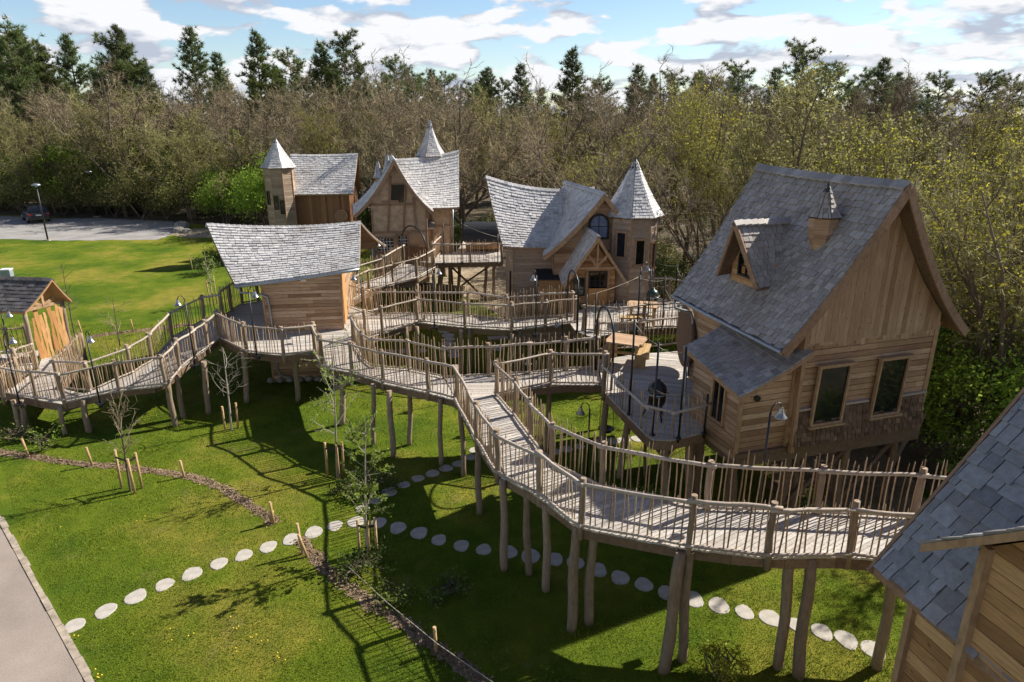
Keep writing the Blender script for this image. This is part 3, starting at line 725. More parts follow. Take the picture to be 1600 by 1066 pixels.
# cottage terrace and tree-house terrace --------------------------------
ZM = 2.2
mt = thing('terrace', 'plank terrace with slim black posts in front of the towered cottage', 'terrace', at(985, 510, 0))
MT = [at(899, 517, ZM), at(925, 527, ZM), at(965, 521, ZM), at(1005, 514, ZM), at(1040, 512, ZM), at(1074, 512, ZM), at(1080, 470, ZM), at(1010, 464, ZM), at(940, 478, ZM), at(880, 490, ZM)]
deck_poly(mt, [p.to_2d() for p in MT], ZM, .15)
rail(mt, [MT[0] + Vector((.3, 0, 0)), MT[2], MT[3], MT[4], MT[5]], post=1.0, pick=.15, posts=(0, 2, 4))
rail(mt, [at(1017, 468, ZM), at(1045, 470, ZM), at(1078, 476, ZM)], pick=.14)
for q in (MT[1], MT[3], MT[5], MT[8]): stilt(mt, (q.x, q.y + .25, ZM - .27), (q.x, q.y + .25, 0), .12)
ZB = 2.5
bt = thing('terrace', 'sunny plank terrace with picnic table and black barbecue beside the large tree house', 'terrace', at(1040, 600, 0))
BT = [at(944, 612, ZB), at(972, 642, ZB), at(1010, 680, ZB), at(1020, 687, ZB), at(1050, 688, ZB), at(1100, 676, ZB), at(1094, 640, ZB), at(1082, 600, ZB), at(1078, 560, ZB), at(1068, 548, ZB), at(1000, 553, ZB), at(934, 562, ZB)]
deck_poly(bt, [p.to_2d() for p in BT], ZB, -0.28)
rail(bt, [BT[0], BT[2]], posts=(0,), pick=.15, hand=.75, tall=1.1, bottom=False); rail(bt, [BT[2], BT[4], BT[5]], posts=(), pick=.15, hand=.75, tall=1.15, bottom=False)
rail(bt, [at(932, 548, ZB), at(1000, 545, ZB), at(1070, 537, ZB)], pick=.14, tall=1.25, posts=(0, 1))
for pt, pb in [((948, 615), (942, 730)), ((985, 640), (967, 740)), ((1040, 690), (1033, 775)), ((1080, 680), (1076, 740))]:
    stilt_px(bt, pt, pb, ZB - .27, .14)
a = at(1033, 775); t0_ = Vector((a.x, a.y, 1.9))
brace(bt, (a.x, a.y, 1.2), (a.x - 1.0, a.y + .3, 2.25), .06); brace(bt, (a.x, a.y, 1.2), (a.x + 1.0, a.y + .3, 2.25), .06); brace(bt, at(1010, 760), (a.x - .5, a.y + .6, 2.2), .05)
# entrance ramp --------------------------------------------------------
er = thing('walkway', 'zigzag log-railed entrance ramp rising from the left shelter to the hut platform', 'walkway', at(170, 620, 0))
RE12 = line([(5, 621), (59, 629), (102, 632), (188, 616), (261, 608), (282, 582), (307, 561), (326, 545)], [.8, .9, 1.0, 1.15, 1.4, 1.55, 1.75, 1.9], [.95, 1.03, 1.1, 1.3, 1.55, 1.7, 1.85, 1.98]) + [Vector(RK1[0])]
RE13 = line([(142, 611), (206, 584), (239, 563), (269, 529), (320, 500)], [1.15, 1.35, 1.5, 1.75, 2.0]) + [Vector(RK2[0])]
deck_strip(er, RE12[2:], [RE13[0]] + RE13[1:])
RE14 = line([(134, 560), (113, 585), (93, 607), (142, 611)], [.8, .9, 1.0, 1.15])
RE15 = line([(62, 586), (33, 603), (5, 621)], [.75, .85, .95])
deck_poly(er, [p.to_2d() for p in (RE12[0], RE12[1], RE12[2], RE13[0], RE14[2], RE14[1], RE14[0], at(66, 566, .85), RE15[0], RE15[1])], 1.0, .9)
rail(er, RE12, tall=1.04); rail(er, RE13, tall=1.1); rail(er, RE14, pick=.1); rail(er, RE15, pick=.09)
for pt, pb, r in [((33, 640), (40, 672), .13), ((93, 650), (98, 662), .1), ((130, 640), (137, 695), .13), ((262, 612), (268, 668), .13), ((275, 600), (278, 636), .12), ((20, 640), (24, 660), .11)]:
    z_ = .7 if pt[0] < 100 else (.85 if pt[0] < 200 else 1.3); t_ = at(pt[0], pt[1], z_); stilt(er, (t_.x, t_.y + .1, z_ + .3), (t_.x + U(-.05, .05), t_.y + .08, 0), r)
# far-left walkway behind the shelter
lw = thing('walkway', 'log-railed walkway leaving the left shelter towards the edge of the photo', 'walkway', at(0, 560, 0))
A = [at(58, 578, .9), at(30, 588, .95), at(-60, 600, 1.0)]; B = [at(60, 548, .9), at(20, 552, .95), at(-70, 560, 1.0)]
deck_strip(lw, A, B); rail(lw, [at(48, 548, .95), at(16, 552, .95), at(-70, 560, 1.0)], posts=(0, 1)); rail(lw, [A[0], A[1], A[2]], posts=(1,))

# ------------------------------------------------------------------ large shingled tree house (right)
A17 = radians(17.4)
B = Frame((6.61, 14.72, 0), A17)
bh = thing('tree_house', 'large timber tree house on stilts with steep grey roof and two big dark windows', 'tree house', (8.4, 17.0, 0))
Z0, ZE, ZR = 2.2, 5.0, 8.58
slL = patch(B.p(-.68, -.23, ZE), B.p(-.5, 4.85, ZE), B.p(1.7, -.55, ZR), B.p(1.85, 4.75, ZR), sag=.16, ridge_sag=.05)
slR = patch(B.p(4.62, -.23, ZE), B.p(4.55, 4.85, ZE), B.p(1.7, -.55, ZR), B.p(1.85, 4.75, ZR), sag=.34, ridge_sag=.05)
m = MB(); roof_patch(m, slL, 27, .17, .05); roof_patch(m, slR, 27, .17, .05)
ridge_caps(m, [slL(i / 12, 1) + Vector((0, 0, .02)) for i in range(13)], .17, .3)
broof = m.build('roof', 'grey_shingle', bh)
m = MB(); roof_slab(m, slL, .12); roof_slab(m, slR, .12); m.build('soffit', 'beam_wood', broof)
def gable_poly(yw, zb, x0, x1, dz=.16):
    ps = [(x1, zb), (x0, zb)]
    def zat(sl, x):
        best = None
        for i in range(81):
            p = sl(.5, i / 80); lx = (p - B.o).dot(B.ex)
            if best is None or abs(lx - x) < best[0]: best = (abs(lx - x), p.z)
        return best[1]
    n = 9
    for i in range(n + 1): x = lerp(x0, 1.76, i / n); ps.append((x, zat(slL, x) - dz))
    for i in range(1, n + 1): x = lerp(1.76, x1, i / n); ps.append((x, zat(slR, x) - dz))
    return ps
wall(bh, [(B.front(0), rect(0, 3.9, Z0 + .3, 5.05), dict(w=.145, th=.03, lap=1.0, gap=.016, joint=3.5)),
          (B.left(0), rect(0, 4.45, Z0, 5.3), dict(w=.14, th=.024, lap=1.0, gap=.01)), (B.right(3.9), rect(0, 4.45, Z0, 5.2), dict(w=.14, th=.03)),
          (B.back(4.45), rect(0, 3.9, Z0, 5.2), dict(w=.14, th=.03))], 'larch_siding')
m = MB()
gp = gable_poly(0, 5.0, .02, 3.92)
boards(m, B.front(-.03), gp, 0, .135, .024, 1.0, .005, 0, .12)
for k in range(30):                                           # uneven board feet hanging over the siding
    x = .05 + k * .13
    if x < 3.8: h = U(.02, .17); fn = B.front(-.03); m.hexa([fn(x, 5.0 - h, 0), fn(x + .125, 5.0 - h, 0), fn(x + .125, 5.0, 0), fn(x, 5.0, 0)], [fn(x, 5.0 - h, .024), fn(x + .125, 5.0 - h, .024), fn(x + .125, 5.0, .024), fn(x, 5.0, .024)], R.gauss(.5, .2))
m.build('gable', 'larch_board', bh)
m = MB(); boards(m, B.back(4.45), gp, 0, .135, .024, 1.0, .005, 0); m.build('gable', 'larch_board', bh)
m = MB()                                                      # shingled skirt below the windows
skirt = lambda u, v: B.p(lerp(.02, 3.88, u), lerp(-.16, -.04, v), lerp(Z0 + .26, 3.35, v))
roof_patch(m, skirt, 8, .13, .05, ragged=.04)
m.poly([B.p(.02, -.16, Z0 + .26), B.p(3.88, -.16, Z0 + .26), B.p(3.88, 0, Z0 + .26), B.p(.02, 0, Z0 + .26)])
m.build('skirt', 'brown_shingle', bh)
bars(bh, [(B.p(-.02, -.05, 3.38), B.p(.42, -.05, 3.38)), (B.p(1.42, -.06, 3.38), B.p(2.1, -.06, 3.38)), (B.p(3.05, -.06, 3.38), B.p(3.9, -.05, 3.38))], .14, .05, 'rail_wood', 'ledge')
bars(bh, [(B.p(.02, -.1, Z0 + .1), B.p(.02, -.06, 5.3)), (B.p(3.9, -.02, Z0 + .1), B.p(3.9, -.02, 5.2))], .1, .1, 'trim_wood', 'corner_trim')
bars(bh, [(B.p(-1.4, .1, Z0 + .02), B.p(3.98, .0, Z0 + .02)), (B.p(3.94, 0, Z0 + .02), B.p(3.94, 4.5, Z0 + .02)), (B.p(-1.3, .1, Z0), B.p(-1.3, 2.2, Z0)), (B.p(0, 2.2, Z0), B.p(0, 4.5, Z0))], .16, .34, 'beam_wood', 'floor_beam')
m = MB(); m.poly([B.p(-1.35, 0, Z0 + .05), B.p(3.9, 0, Z0 + .05), B.p(3.9, 4.5, Z0 + .05), B.p(-1.35, 4.5, Z0 + .05)]); m.build('floor', 'beam_wood', bh)
window(bh, B.front(-.1), .42, 1.33, 2.94, 4.44, 1, 1, .05, lean=.03)
window(bh, B.front(-.1), 2.18, 3.06, 2.94, 4.44, 1, 1, .05, lean=.03)
# barge boards along both rakes
for sl, nm in ((slL, 0), (slR, 1)):
    bars(bh, [(sl(0, i / 10) - Vector((0, 0, .1)) - B.ey * .03, sl(0, (i + 1) / 10) - Vector((0, 0, .1)) - B.ey * .03) for i in range(10)], .04, .2, 'timber', 'barge_board')
# lean-to with its own roof
sl2 = patch(B.p(-1.72, -.28, 4.0), B.p(-1.6, 2.35, 4.32), B.p(.1, -.3, 4.9), B.p(.05, 2.35, 5.1), sag=.05)
wall(bh, [(B.front(.13), [(0, Z0), (-1.38, Z0), (-1.38, 4.02), (0, 4.74)], dict(w=.145, th=.03, lap=1.0, gap=.014)), (B.left(-1.38), [(.13, Z0), (2.1, Z0), (2.1, 4.2), (.13, 4.03)], dict(w=.14, th=.026, lap=1.0, gap=.012))], 'larch_siding', 'side_room')
bars(bh, [(B.p(-1.38, .11, Z0), B.p(-1.38, .11, 4.0)), (B.p(-.02, .1, Z0), B.p(-.02, .1, 4.7))], .09, .09, 'trim_wood', 'corner_trim')
m = MB(); roof_patch(m, sl2, 12, .16, .045); r2 = m.build('side_roof', 'grey_shingle', bh)
m = MB(); roof_slab(m, sl2, .1); m.build('soffit', 'trim_wood', r2)
window(bh, B.left(-1.38), .62, 1.2, 2.85, 3.95, 2, 1, .06)
m = MB(); c = B.p(-.98, .1, 3.75); m.lathe(c, [(.05, 0), (.075, .0), (.075, .06), (.05, .06)], 12, axis=-B.ey); m.lathe(c, [(.0, .02), (.052, .02)], 12, axis=-B.ey); m.build('vent', 'black_metal', bh)
gutter(bh, [slL(i / 6, 0) + Vector((0, 0, -.05)) - B.ex * .05 for i in range(7)])
downpipe(bh, [B.p(-.6, 4.6, 4.9), B.p(-.6, 4.55, 4.68), B.p(-.15, 4.4, 4.55), B.p(-.1, 4.35, 4.3), B.p(-.1, 4.35, 2.6)])
downpipe(bh, [B.p(-1.6, 2.25, 4.2), B.p(-1.55, 2.2, 3.4), B.p(-1.62, 2.1, 2.9), B.p(-1.7, 2.05, 2.55)])
# dormer
DX0, DY, DW, DZ0, DZ1 = .02, 2.3, .62, 5.85, 7.35
def on_roof(lx, ly):
    best = 9; r = None
    for i in range(61):
        q = slL(.5, i / 60); d_ = abs((q - B.o).dot(B.ex) - lx)
        if d_ < best: best, r = d_, q.z
    return r
fd = B.left(DX0)
wall(bh, [(fd, [(DY - DW, DZ0), (DY + DW, DZ0), (DY + DW, DZ0 + .42), (DY, DZ1 - .12), (DY - DW, DZ0 + .42)], dict(w=.1, th=.016))], 'fresh_siding', 'dormer_wall')
for s_ in (-1, 1):
    m = MB(); m.poly([B.p(DX0, DY + s_ * DW, DZ0), B.p(DX0, DY + s_ * DW, DZ0 + .45), B.p(DX0 + .75, DY + s_ * DW, DZ0 + .45 + .35)], .5); m.build('dormer_cheek', 'fresh_siding', bh)
m = MB(); ms = MB()
for s_ in (-1, 1):
    P = patch(B.p(DX0 - .3, DY + s_ * (DW + .24), DZ0 + .12), B.p(DX0 + .55, DY + s_ * (DW + .24), DZ0 + .2), B.p(DX0 - .52, DY, DZ1 + .1), B.p(DX0 + 1.15, DY, DZ1 + .06), sag=.05)
    roof_patch(m, P, 11, .16, .03); roof_slab(ms, P, .07)
ridge_caps(m, [B.p(DX0 - .54, DY, DZ1 + .12), B.p(DX0 + 1.1, DY, DZ1 + .1)], .12, .2)
dr = m.build('dormer_roof', 'grey_shingle', bh); ms.build('soffit', 'beam_wood', dr)
bars(bh, [(B.p(DX0 - .5, DY + s_ * .03, DZ1 + .02), B.p(DX0 - .3, DY + s_ * (DW + .2), DZ0 + .12)) for s_ in (-1, 1)], .04, .13, 'timber', 'dormer_barge')
window(bh, fd, DY - .3, DY + .3, DZ0 + .2, DZ0 + .95, 2, 3, .05, True, 'black_metal', 'glass_dark')
# turret chimney on the roof
TC = B.p(.92, .92, 0); m = MB(); n6 = 6
zr = on_roof(.92, 0)
for k in range(6):
    t0, t1 = 2 * pi * k / 6 + .5, 2 * pi * (k + 1) / 6 + .5
    for j in range(8):
        za, zb2 = lerp(zr - .35, zr + .62, j / 8), lerp(zr - .35, zr + .62, (j + 1) / 8)
        ra, rb2 = lerp(.13, .31, min(1, j / 5)), lerp(.13, .31, min(1, (j + 1) / 5))
        q = lambda r, t, z: TC + Vector((cos(t) * r, sin(t) * r, z))
        m.poly([q(ra + .012, t0, za), q(ra + .012, t1, za), q(rb2, t1, zb2), q(rb2, t0, zb2)], U(.2, .8))
m.build('turret', 'larch_siding', bh)
cone_roof(bh, (TC.x, TC.y, 0), 8, .37, zr + .64, zr + 1.38, 7, .1, 0, 'grey_shingle', .1, .24).name = 'turret_roof'
m = MB(); c = TC + B.ex * .18 - B.ey * .38
P = patch(c + Vector((.0, -.16, zr + .22)), c + Vector((.3, -.1, zr + .22)), c + Vector((-.02, .1, zr + .48)), c + Vector((.28, .16, zr + .48)))
roof_patch(m, P, 3, .1, .02); roof_slab(m, P, .06); m.build('turret_porch', 'grey_shingle', bh)
# shower barrel / round door at the far corner, wall fittings
wall(bh, [(B.left(.04), rect(2.1, 4.42, 2.5, 4.9), dict(w=.13, th=.022, lap=1.0, gap=.01))], 'fresh_siding', 'porch_wall')
m = MB(); m.lathe(B.p(.12, 5.0, 3.62), [(0, .05), (.88, .05), (.9, 0), (.88, -.05), (0, -.05)], 32, .5, axis=B.ex * .95 - B.ey * .3, sm=False); o = m.build('round_door', 'trim_wood', bh)
m = MB(); m.lathe(B.p(.12, 5.0, 3.62), [(.88, .06), (.93, .06), (.93, -.06), (.88, -.06)], 32, .2, axis=B.ex * .95 - B.ey * .3); m.build('rim', 'beam_wood', o)
m = MB(); c = B.p(-.18, 2.9, 4.25); m.box(c, B.ex * .08, B.ey * .09, (0, 0, .13)); m.lathe(c + Vector((0, 0, .13)), [(.14, 0), (.0, .12)], 8); m.build('wall_lantern', 'black_metal', bh)
m = MB(); c = B.p(-.02, 3.75, 3.75); m.tube([c, c - B.ex * .25 + Vector((0, 0, .08)), c - B.ex * .4 + Vector((0, 0, -.02))], .018, 6); m.lathe(c - B.ex * .4 + Vector((0, 0, -.1)), [(.16, 0), (.05, .07), (.03, .1)], 12); m.build('wall_lamp', 'black_metal', bh)
# stilts and braces under the house
for lx, ly, r in [(-1.2, .4, .16), (.3, .3, .18), (.75, .5, .13), (2.0, .2, .15), (2.6, 1.2, .17), (3.6, .3, .15), (.1, 3.8, .16), (2.0, 4.0, .15), (3.7, 4.0, .15), (-1.1, 2.0, .14)]:
    p = B.p(lx, ly, Z0 - .1); stilt(bh, p, (p.x + U(-.1, .1), p.y + U(-.1, .1), 0), r, 'beam_wood', .05)
for a, b in [((.3, .3, .5), (2.0, .2, 2.0)), ((3.7, .3, 2.0), (2.0, .25, .4)), ((-.1, 2.0, 2.1), (-1.2, .5, .3)), ((.75, .5, 1.9), (2.5, 1.2, .2)), ((5.1, .8, 2.2), (3.6, .3, .9))]:
    brace(bh, B.p(*a), B.p(*b), .07)

# ------------------------------------------------------------------ small hut with the bright roof (kiosk)
kh = thing('hut', 'small board-clad hut with a broad sagging bright silver shingle roof and zinc gutter', 'hut', (-7.9, 26, 0))
K = Frame((-9.3, 24.82, 0), radians(7))
e0, e1, r0, r1 = Vector((-10.2, 24.5, 3.97)), Vector((-5.75, 25.3, 4.45)), Vector((-12.5, 28.0, 5.69)), Vector((-6.25, 28.3, 5.72))
slF = patch(e0, e1, r0, r1, sag=.12, ridge_sag=.16); slB = patch((-10.6, 31.4, 3.9), (-5.9, 31.8, 4.1), r0, r1, sag=.12, ridge_sag=.16)
m = MB(); roof_patch(m, slF, 23, .23, .055, ragged=.006); roof_patch(m, slB, 14, .24, .03); ridge_caps(m, [slF(i / 12, 1) for i in range(13)], .14, .22)
o = m.build('roof', 'silver_shingle', kh); m = MB(); roof_slab(m, slF, .1); roof_slab(m, slB, .1); m.build('soffit', 'beam_wood', o)
wall(kh, [(K.front(0), [(0, 0), (2.75, 0), (2.9, 4.27), (-.05, 3.9)], dict(w=.13, th=.026, lap=1.0, gap=.011, joint=1.6)), (K.right(2.75), [(0, 0), (5.6, 0), (5.6, 4.0), (3.2, 5.25), (0, 4.2)], dict(w=.13, th=.022, lap=1.0, gap=.01)),
          (K.left(0), [(0, 0), (5.6, 0), (5.6, 3.8), (3.2, 5.1), (0, 3.85)], dict(w=.13, th=.022, lap=1.0, gap=.01)), (K.back(5.6), rect(0, 2.75, 0, 3.8), dict(w=.13))], 'larch_siding')
bars(kh, [(K.p(0, -.01, 0), K.p(-.05, -.01, 3.88)), (K.p(2.75, -.01, 0), K.p(2.88, -.01, 4.25))], .07, .07, 'trim_wood', 'corner_trim')
gutter(kh, [slF(i / 5, 0) + Vector((0, -.06, -.05)) for i in range(6)])
downpipe(kh, [slF(.03, 0) + Vector((0, -.05, -.08)), slF(.03, 0) + Vector((.02, -.04, -.28)), K.p(-.1, -.12, 3.58), K.p(.12, -.1, 3.45), K.p(.16, -.1, 3.2), K.p(.2, -.1, 2.1), K.p(.2, -.1, .5), K.p(.3, -.12, .3), K.p(.75, -.15, .22)])
m = MB(); m.box(K.p(1.5, -.04, 4.05), K.ex * .1, K.ey * .03, (0, 0, .04)); m.build('wall_light', 'white_paint', kh)
m = MB(); m.box(K.p(2.79, 1.2, 3.0), K.ex * .02, K.ey * .45, (0, 0, .95)); m.build('door', 'orange_wood', kh)
m = MB()
for i in range(9): c = K.p(-.1 + i * .36, -.12, .08); m.lathe(c, [(0.0, -.08), (U(.14, .2), 0), (U(.08, .12), U(.1, .16)), (0, .17)], 7, U(.2, .8))
m.build('stone_footing', 'boulder', kh)

# ------------------------------------------------------------------ towered cottage (middle)
mh = thing('cottage', 'timber cottage with swooping shingle roof, arched window with painted blue sky reflection and octagonal tower', 'cottage', (3, 30, 0))
C = Frame((.02, 29.4, 0), radians(4))
# main body
slA = patch(C.p(-.42, -.25, 4.52), C.p(3.6, -.3, 4.55), C.p(-1.05, 2.3, 7.28), C.p(3.9, 2.1, 6.75), sag=.2, ridge_sag=.3)
slA2 = patch(C.p(-.3, 4.9, 4.5), C.p(5.4, 4.9, 4.5), C.p(-1.05, 2.3, 7.28), C.p(3.9, 2.1, 6.75), sag=.2, ridge_sag=.3)
m = MB(); roof_patch(m, slA, 24, .19, .05, ragged=.006); roof_patch(m, slA2, 14, .24, .03); ridge_caps(m, [slA(i / 12, 1) for i in range(13)], .13, .2)
o = m.build('roof', 'silver_shingle', mh); m = MB(); roof_slab(m, slA, .1); roof_slab(m, slA2, .1); m.build('soffit', 'timber', o)
wall(mh, [(C.front(0), rect(0, 3.9, 0, 4.6), dict(w=.14, th=.024, lap=1.0, gap=.01)),
          (C.left(0), [(0, 0), (4.6, 0), (4.6, 4.6), (2.3, 6.9), (0, 4.6)], dict(w=.14, th=.03)), (C.right(5.4), rect(0, 4.6, 0, 5.5), dict(w=.14)), (C.back(4.6), rect(0, 5.4, 0, 4.6), dict(w=.14))], 'grey_siding')
bars(mh, [(C.p(-.01, -.01, 0), C.p(-.01, -.01, 4.6)), (C.p(2.05, -.06, 2.2), C.p(2.05, -.06, 4.5))], .08, .08, 'trim_wood', 'corner_trim')
window(mh, C.left(0), .25, .75, 2.0, 3.3, 1, 1, .05, True, 'black_metal', 'glass_dark', d0=.035)
# cross gable facing the terrace
gy = -.5
slG = patch(C.p(1.25, gy - .35, 4.2), C.p(1.9, 2.2, 4.9), C.p(3.75, gy - .55, 6.82), C.p(2.6, 2.6, 6.98), sag=.2)
slH = patch(C.p(5.9, gy - .35, 4.4), C.p(5.9, 2.2, 4.6), C.p(3.75, gy - .55, 6.82), C.p(2.6, 2.6, 6.98), sag=.12)
m = MB(); roof_patch(m, slG, 17, .18, .05, ragged=.006); roof_patch(m, slH, 17, .2, .05, ragged=.006); ridge_caps(m, [C.p(3.75, gy - .55, 6.85), C.p(2.6, 2.6, 7.0)], .12, .2)
o = m.build('cross_roof', 'silver_shingle', mh); m = MB(); roof_slab(m, slG, .1); roof_slab(m, slH, .1); m.build('soffit', 'timber', o)
def prof(sl, x, fr, k=80):
    b = min((slp := sl(.08, i / k), abs((slp - fr.o).dot(fr.ex) - x))[::-1] + (i,) for i in range(k + 1)) if False else None
    best = 9e9; z = 0
    for i in range(k + 1):
        q = sl(.08, i / k); dd = abs((q - fr.o).dot(fr.ex) - x)
        if dd < best: best, z = dd, q.z
    return z
gpoly = [(5.3, 1.9), (1.75, 1.9)] + [(lerp(1.75, 3.7, i / 8), prof(slG, lerp(1.75, 3.7, i / 8), C) - .14) for i in range(9)] + [(lerp(3.75, 5.3, i / 5), prof(slH, lerp(3.75, 5.3, i / 5), C) - .14) for i in range(1, 6)]
wall(mh, [(C.front(gy), gpoly, dict(w=.13, th=.022, lap=1.0, gap=.01)), (C.left(1.75), rect(gy, 0, 1.9, 4.6), dict(w=.13))], 'larch_siding', 'gable_wall')
bars(mh, [(slG(0, i / 8) - Vector((0, .03, .1)), slG(0, (i + 1) / 8) - Vector((0, .03, .1))) for i in range(8)] + [(slH(0, i / 8) - Vector((0, .03, .1)), slH(0, (i + 1) / 8) - Vector((0, .03, .1))) for i in range(8)], .05, .17, 'trim_wood', 'barge_board')
window(mh, C.front(gy), 3.2, 4.1, 4.85, 5.95, 2, 2, .09, True, 'black_metal', 'glass_painted_sky', d0=.04)
# porch with its king-post truss
PX, py0, py1 = 3.45, -1.55, -.5
p1 = patch(C.p(1.98, py0 - .3, 3.15), C.p(1.98, py1, 3.35), C.p(PX - .08, py0 - .42, 5.22), C.p(PX - .35, py1, 5.35), sag=.1)
p2 = patch(C.p(4.75, py0 - .3, 3.15), C.p(4.75, py1, 3.35), C.p(PX - .08, py0 - .42, 5.22), C.p(PX - .35, py1, 5.35), sag=.1)
m = MB(); roof_patch(m, p1, 15, .17, .028); roof_patch(m, p2, 15, .17, .028); ridge_caps(m, [C.p(PX - .08, py0 - .42, 5.25), C.p(PX - .35, py1, 5.37)], .1, .18)
o = m.build('porch_roof', 'silver_shingle', mh); m = MB(); roof_slab(m, p1, .09); roof_slab(m, p2, .09); m.build('soffit', 'fresh_siding', o)
wall(mh, [(C.front(py0 + .35), [(4.3, 2.1), (2.45, 2.1), (2.45, 3.6), (3.38, 4.85), (4.3, 3.6)], dict(w=.13, th=.02, lap=1.0, gap=.01)), (C.left(2.45), rect(py0 + .35, py1, 2.1, 3.6), dict(w=.13)), (C.right(4.3), rect(py0 + .35, py1, 2.1, 3.6), dict(w=.13))], 'fresh_siding', 'porch_wall')
yy = py0 - .3
bars(mh, [(C.p(2.02, yy, 3.12), C.p(PX - .08, yy - .08, 5.1)), (C.p(4.72, yy, 3.12), C.p(PX - .08, yy - .08, 5.1)), (C.p(2.62, yy + .04, 3.88), C.p(4.18, yy + .04, 3.88)), (C.p(PX - .06, yy + .04, 3.9), C.p(PX - .06, yy + .03, 5.0)),
          (C.p(PX - .06, yy + .05, 3.95), C.p(2.95, yy + .05, 4.5)), (C.p(PX - .06, yy + .05, 3.95), C.p(3.9, yy + .05, 4.5))], .07, .11, 'trim_wood', 'truss')
fp = C.front(py0 + .35)
window(mh, fp, 3.15, 3.95, 2.1, 3.62, 3, 4, .06, False, 'black_metal', 'glass_dark', sill=False, name='door')
m = MB(); m.box(C.p(3.55, py0 + .2, 2.5), C.ex * .4, C.ey * .03, (0, 0, .4)); m.build('half_door', 'orange_wood', mh)
window(mh, fp, 2.52, 3.0, 2.55, 3.35, 2, 3, .04, False, 'black_metal', 'glass_dark', sill=False)
bars(mh, [(C.p(3.09, py0 + .3, 2.1), C.p(3.09, py0 + .3, 3.72)), (C.p(4.02, py0 + .3, 2.1), C.p(4.02, py0 + .3, 3.72)), (C.p(3.0, py0 + .3, 3.7), C.p(4.1, py0 + .3, 3.7))], .1, .1, 'trim_wood', 'door_frame')
m = MB(); P = patch(C.p(.95, -.85, 3.22), C.p(2.1, -.85, 3.22), C.p(1.0, 0, 3.5), C.p(2.1, 0, 3.5)); roof_slab(m, P, .06); m.build('side_canopy', 'felt_roof', mh)
wall(mh, [(C.front(-.7), rect(1.1, 2.1, 2.1, 3.2), dict(w=.13))], 'fresh_siding', 'side_store')
# tower
TW = C.p(5.15, -.25, 0)
fns = prism_walls(mh, TW, 8, 1.08, 1.6, 5.95, radians(-90 - 22.5 + 12), 'grey_siding')
cone_roof(mh, (TW.x, TW.y, 0), 8, 1.32, 5.85, 8.2, 20, .16, radians(-90 - 22.5 + 12), 'silver_shingle', .16, .2).name = 'tower_roof'
for k, z in ((7, 4.15), (0, 3.85), (1, 3.65)):
    fn, ln = fns[k]; window(mh, fn, ln / 2 - .23, ln / 2 + .23, z, z + 1.1, 1, 1, .05)

# ------------------------------------------------------------------ half-timbered house (back middle)
hh = thing('half_timbered_house', 'half-timbered house with cream panels, steep curved gable and slender shingled spire', 'house', (-5.5, 38, 0))
H = Frame((-7.35, 35.9, 0), radians(11))
GW = 2.9
h1 = patch(H.p(-.85, -.35, 5.0), H.p(-1.0, 3.6, 5.0), H.p(1.3, -.55, 7.75), H.p(1.3, 4.2, 7.65), sag=.28)
h2 = patch(H.p(3.2, -.35, 5.05), H.p(3.3, 3.6, 5.05), H.p(1.3, -.55, 7.75), H.p(1.3, 4.2, 7.65), sag=.33)
m = MB(); roof_patch(m, h1, 20, .2, .05, ragged=.006); roof_patch(m, h2, 20, .2, .05, ragged=.006); ridge_caps(m, [H.p(1.3, -.55, 7.77), H.p(1.3, 4.2, 7.67)], .12, .2)
o = m.build('roof', 'silver_shingle', hh); m = MB(); roof_slab(m, h1, .1); roof_slab(m, h2, .1); m.build('soffit', 'timber', o)
wing_f = patch(H.p(2.5, .9, 5.1), H.p(4.8, 1.6, 5.0), H.p(1.35, 3.5, 7.5), H.p(5.15, 4.0, 7.92), sag=.2, ridge_sag=.12)
wing_b = patch(H.p(2.6, 6.9, 5.0), H.p(4.8, 7.0, 5.0), H.p(1.35, 3.5, 7.5), H.p(5.15, 4.0, 7.92), sag=.2, ridge_sag=.12)
m = MB(); roof_patch(m, wing_f, 22, .2, .05, ragged=.006); roof_patch(m, wing_b, 14, .24, .03); ridge_caps(m, [wing_f(i / 8, 1) for i in range(9)], .12, .2)
o = m.build('wing_roof', 'silver_shingle', hh); m = MB(); roof_slab(m, wing_f, .1); roof_slab(m, wing_b, .1); m.build('soffit', 'timber', o)
def pane_wall(parent, fn, poly, name='wall'):
    m = MB(); m.poly([fn(a, b, 0) for a, b in poly], .5); return m.build(name, 'plaster', parent)
gp = [(GW, 1.2), (0, 1.2)] + [(lerp(0, 1.28, i / 7), prof(h1, lerp(0, 1.28, i / 7), H) - .14) for i in range(8)] + [(lerp(1.32, GW, i / 8), prof(h2, lerp(1.32, GW, i / 8), H) - .14) for i in range(1, 9)]
pane_wall(hh, H.front(0), gp); pane_wall(hh, H.left(0), rect(0, 5, 1.2, 5.4)); pane_wall(hh, H.right(GW), rect(0, 2.2, 1.2, 5.2))
pane_wall(hh, H.front(2.2), rect(GW, 4.4, 1.6, 5.3)); pane_wall(hh, H.right(4.4), [(2.2, 1.6), (6.6, 1.6), (6.6, 5.1), (4.3, 7.4), (2.2, 5.1)]); pane_wall(hh, H.back(6.6), rect(0, 4.4, 1.6, 5.2))
F = H.front(.0)
def tb(a, b): return (F(a[0], a[1], .02), F(b[0], b[1], .02))
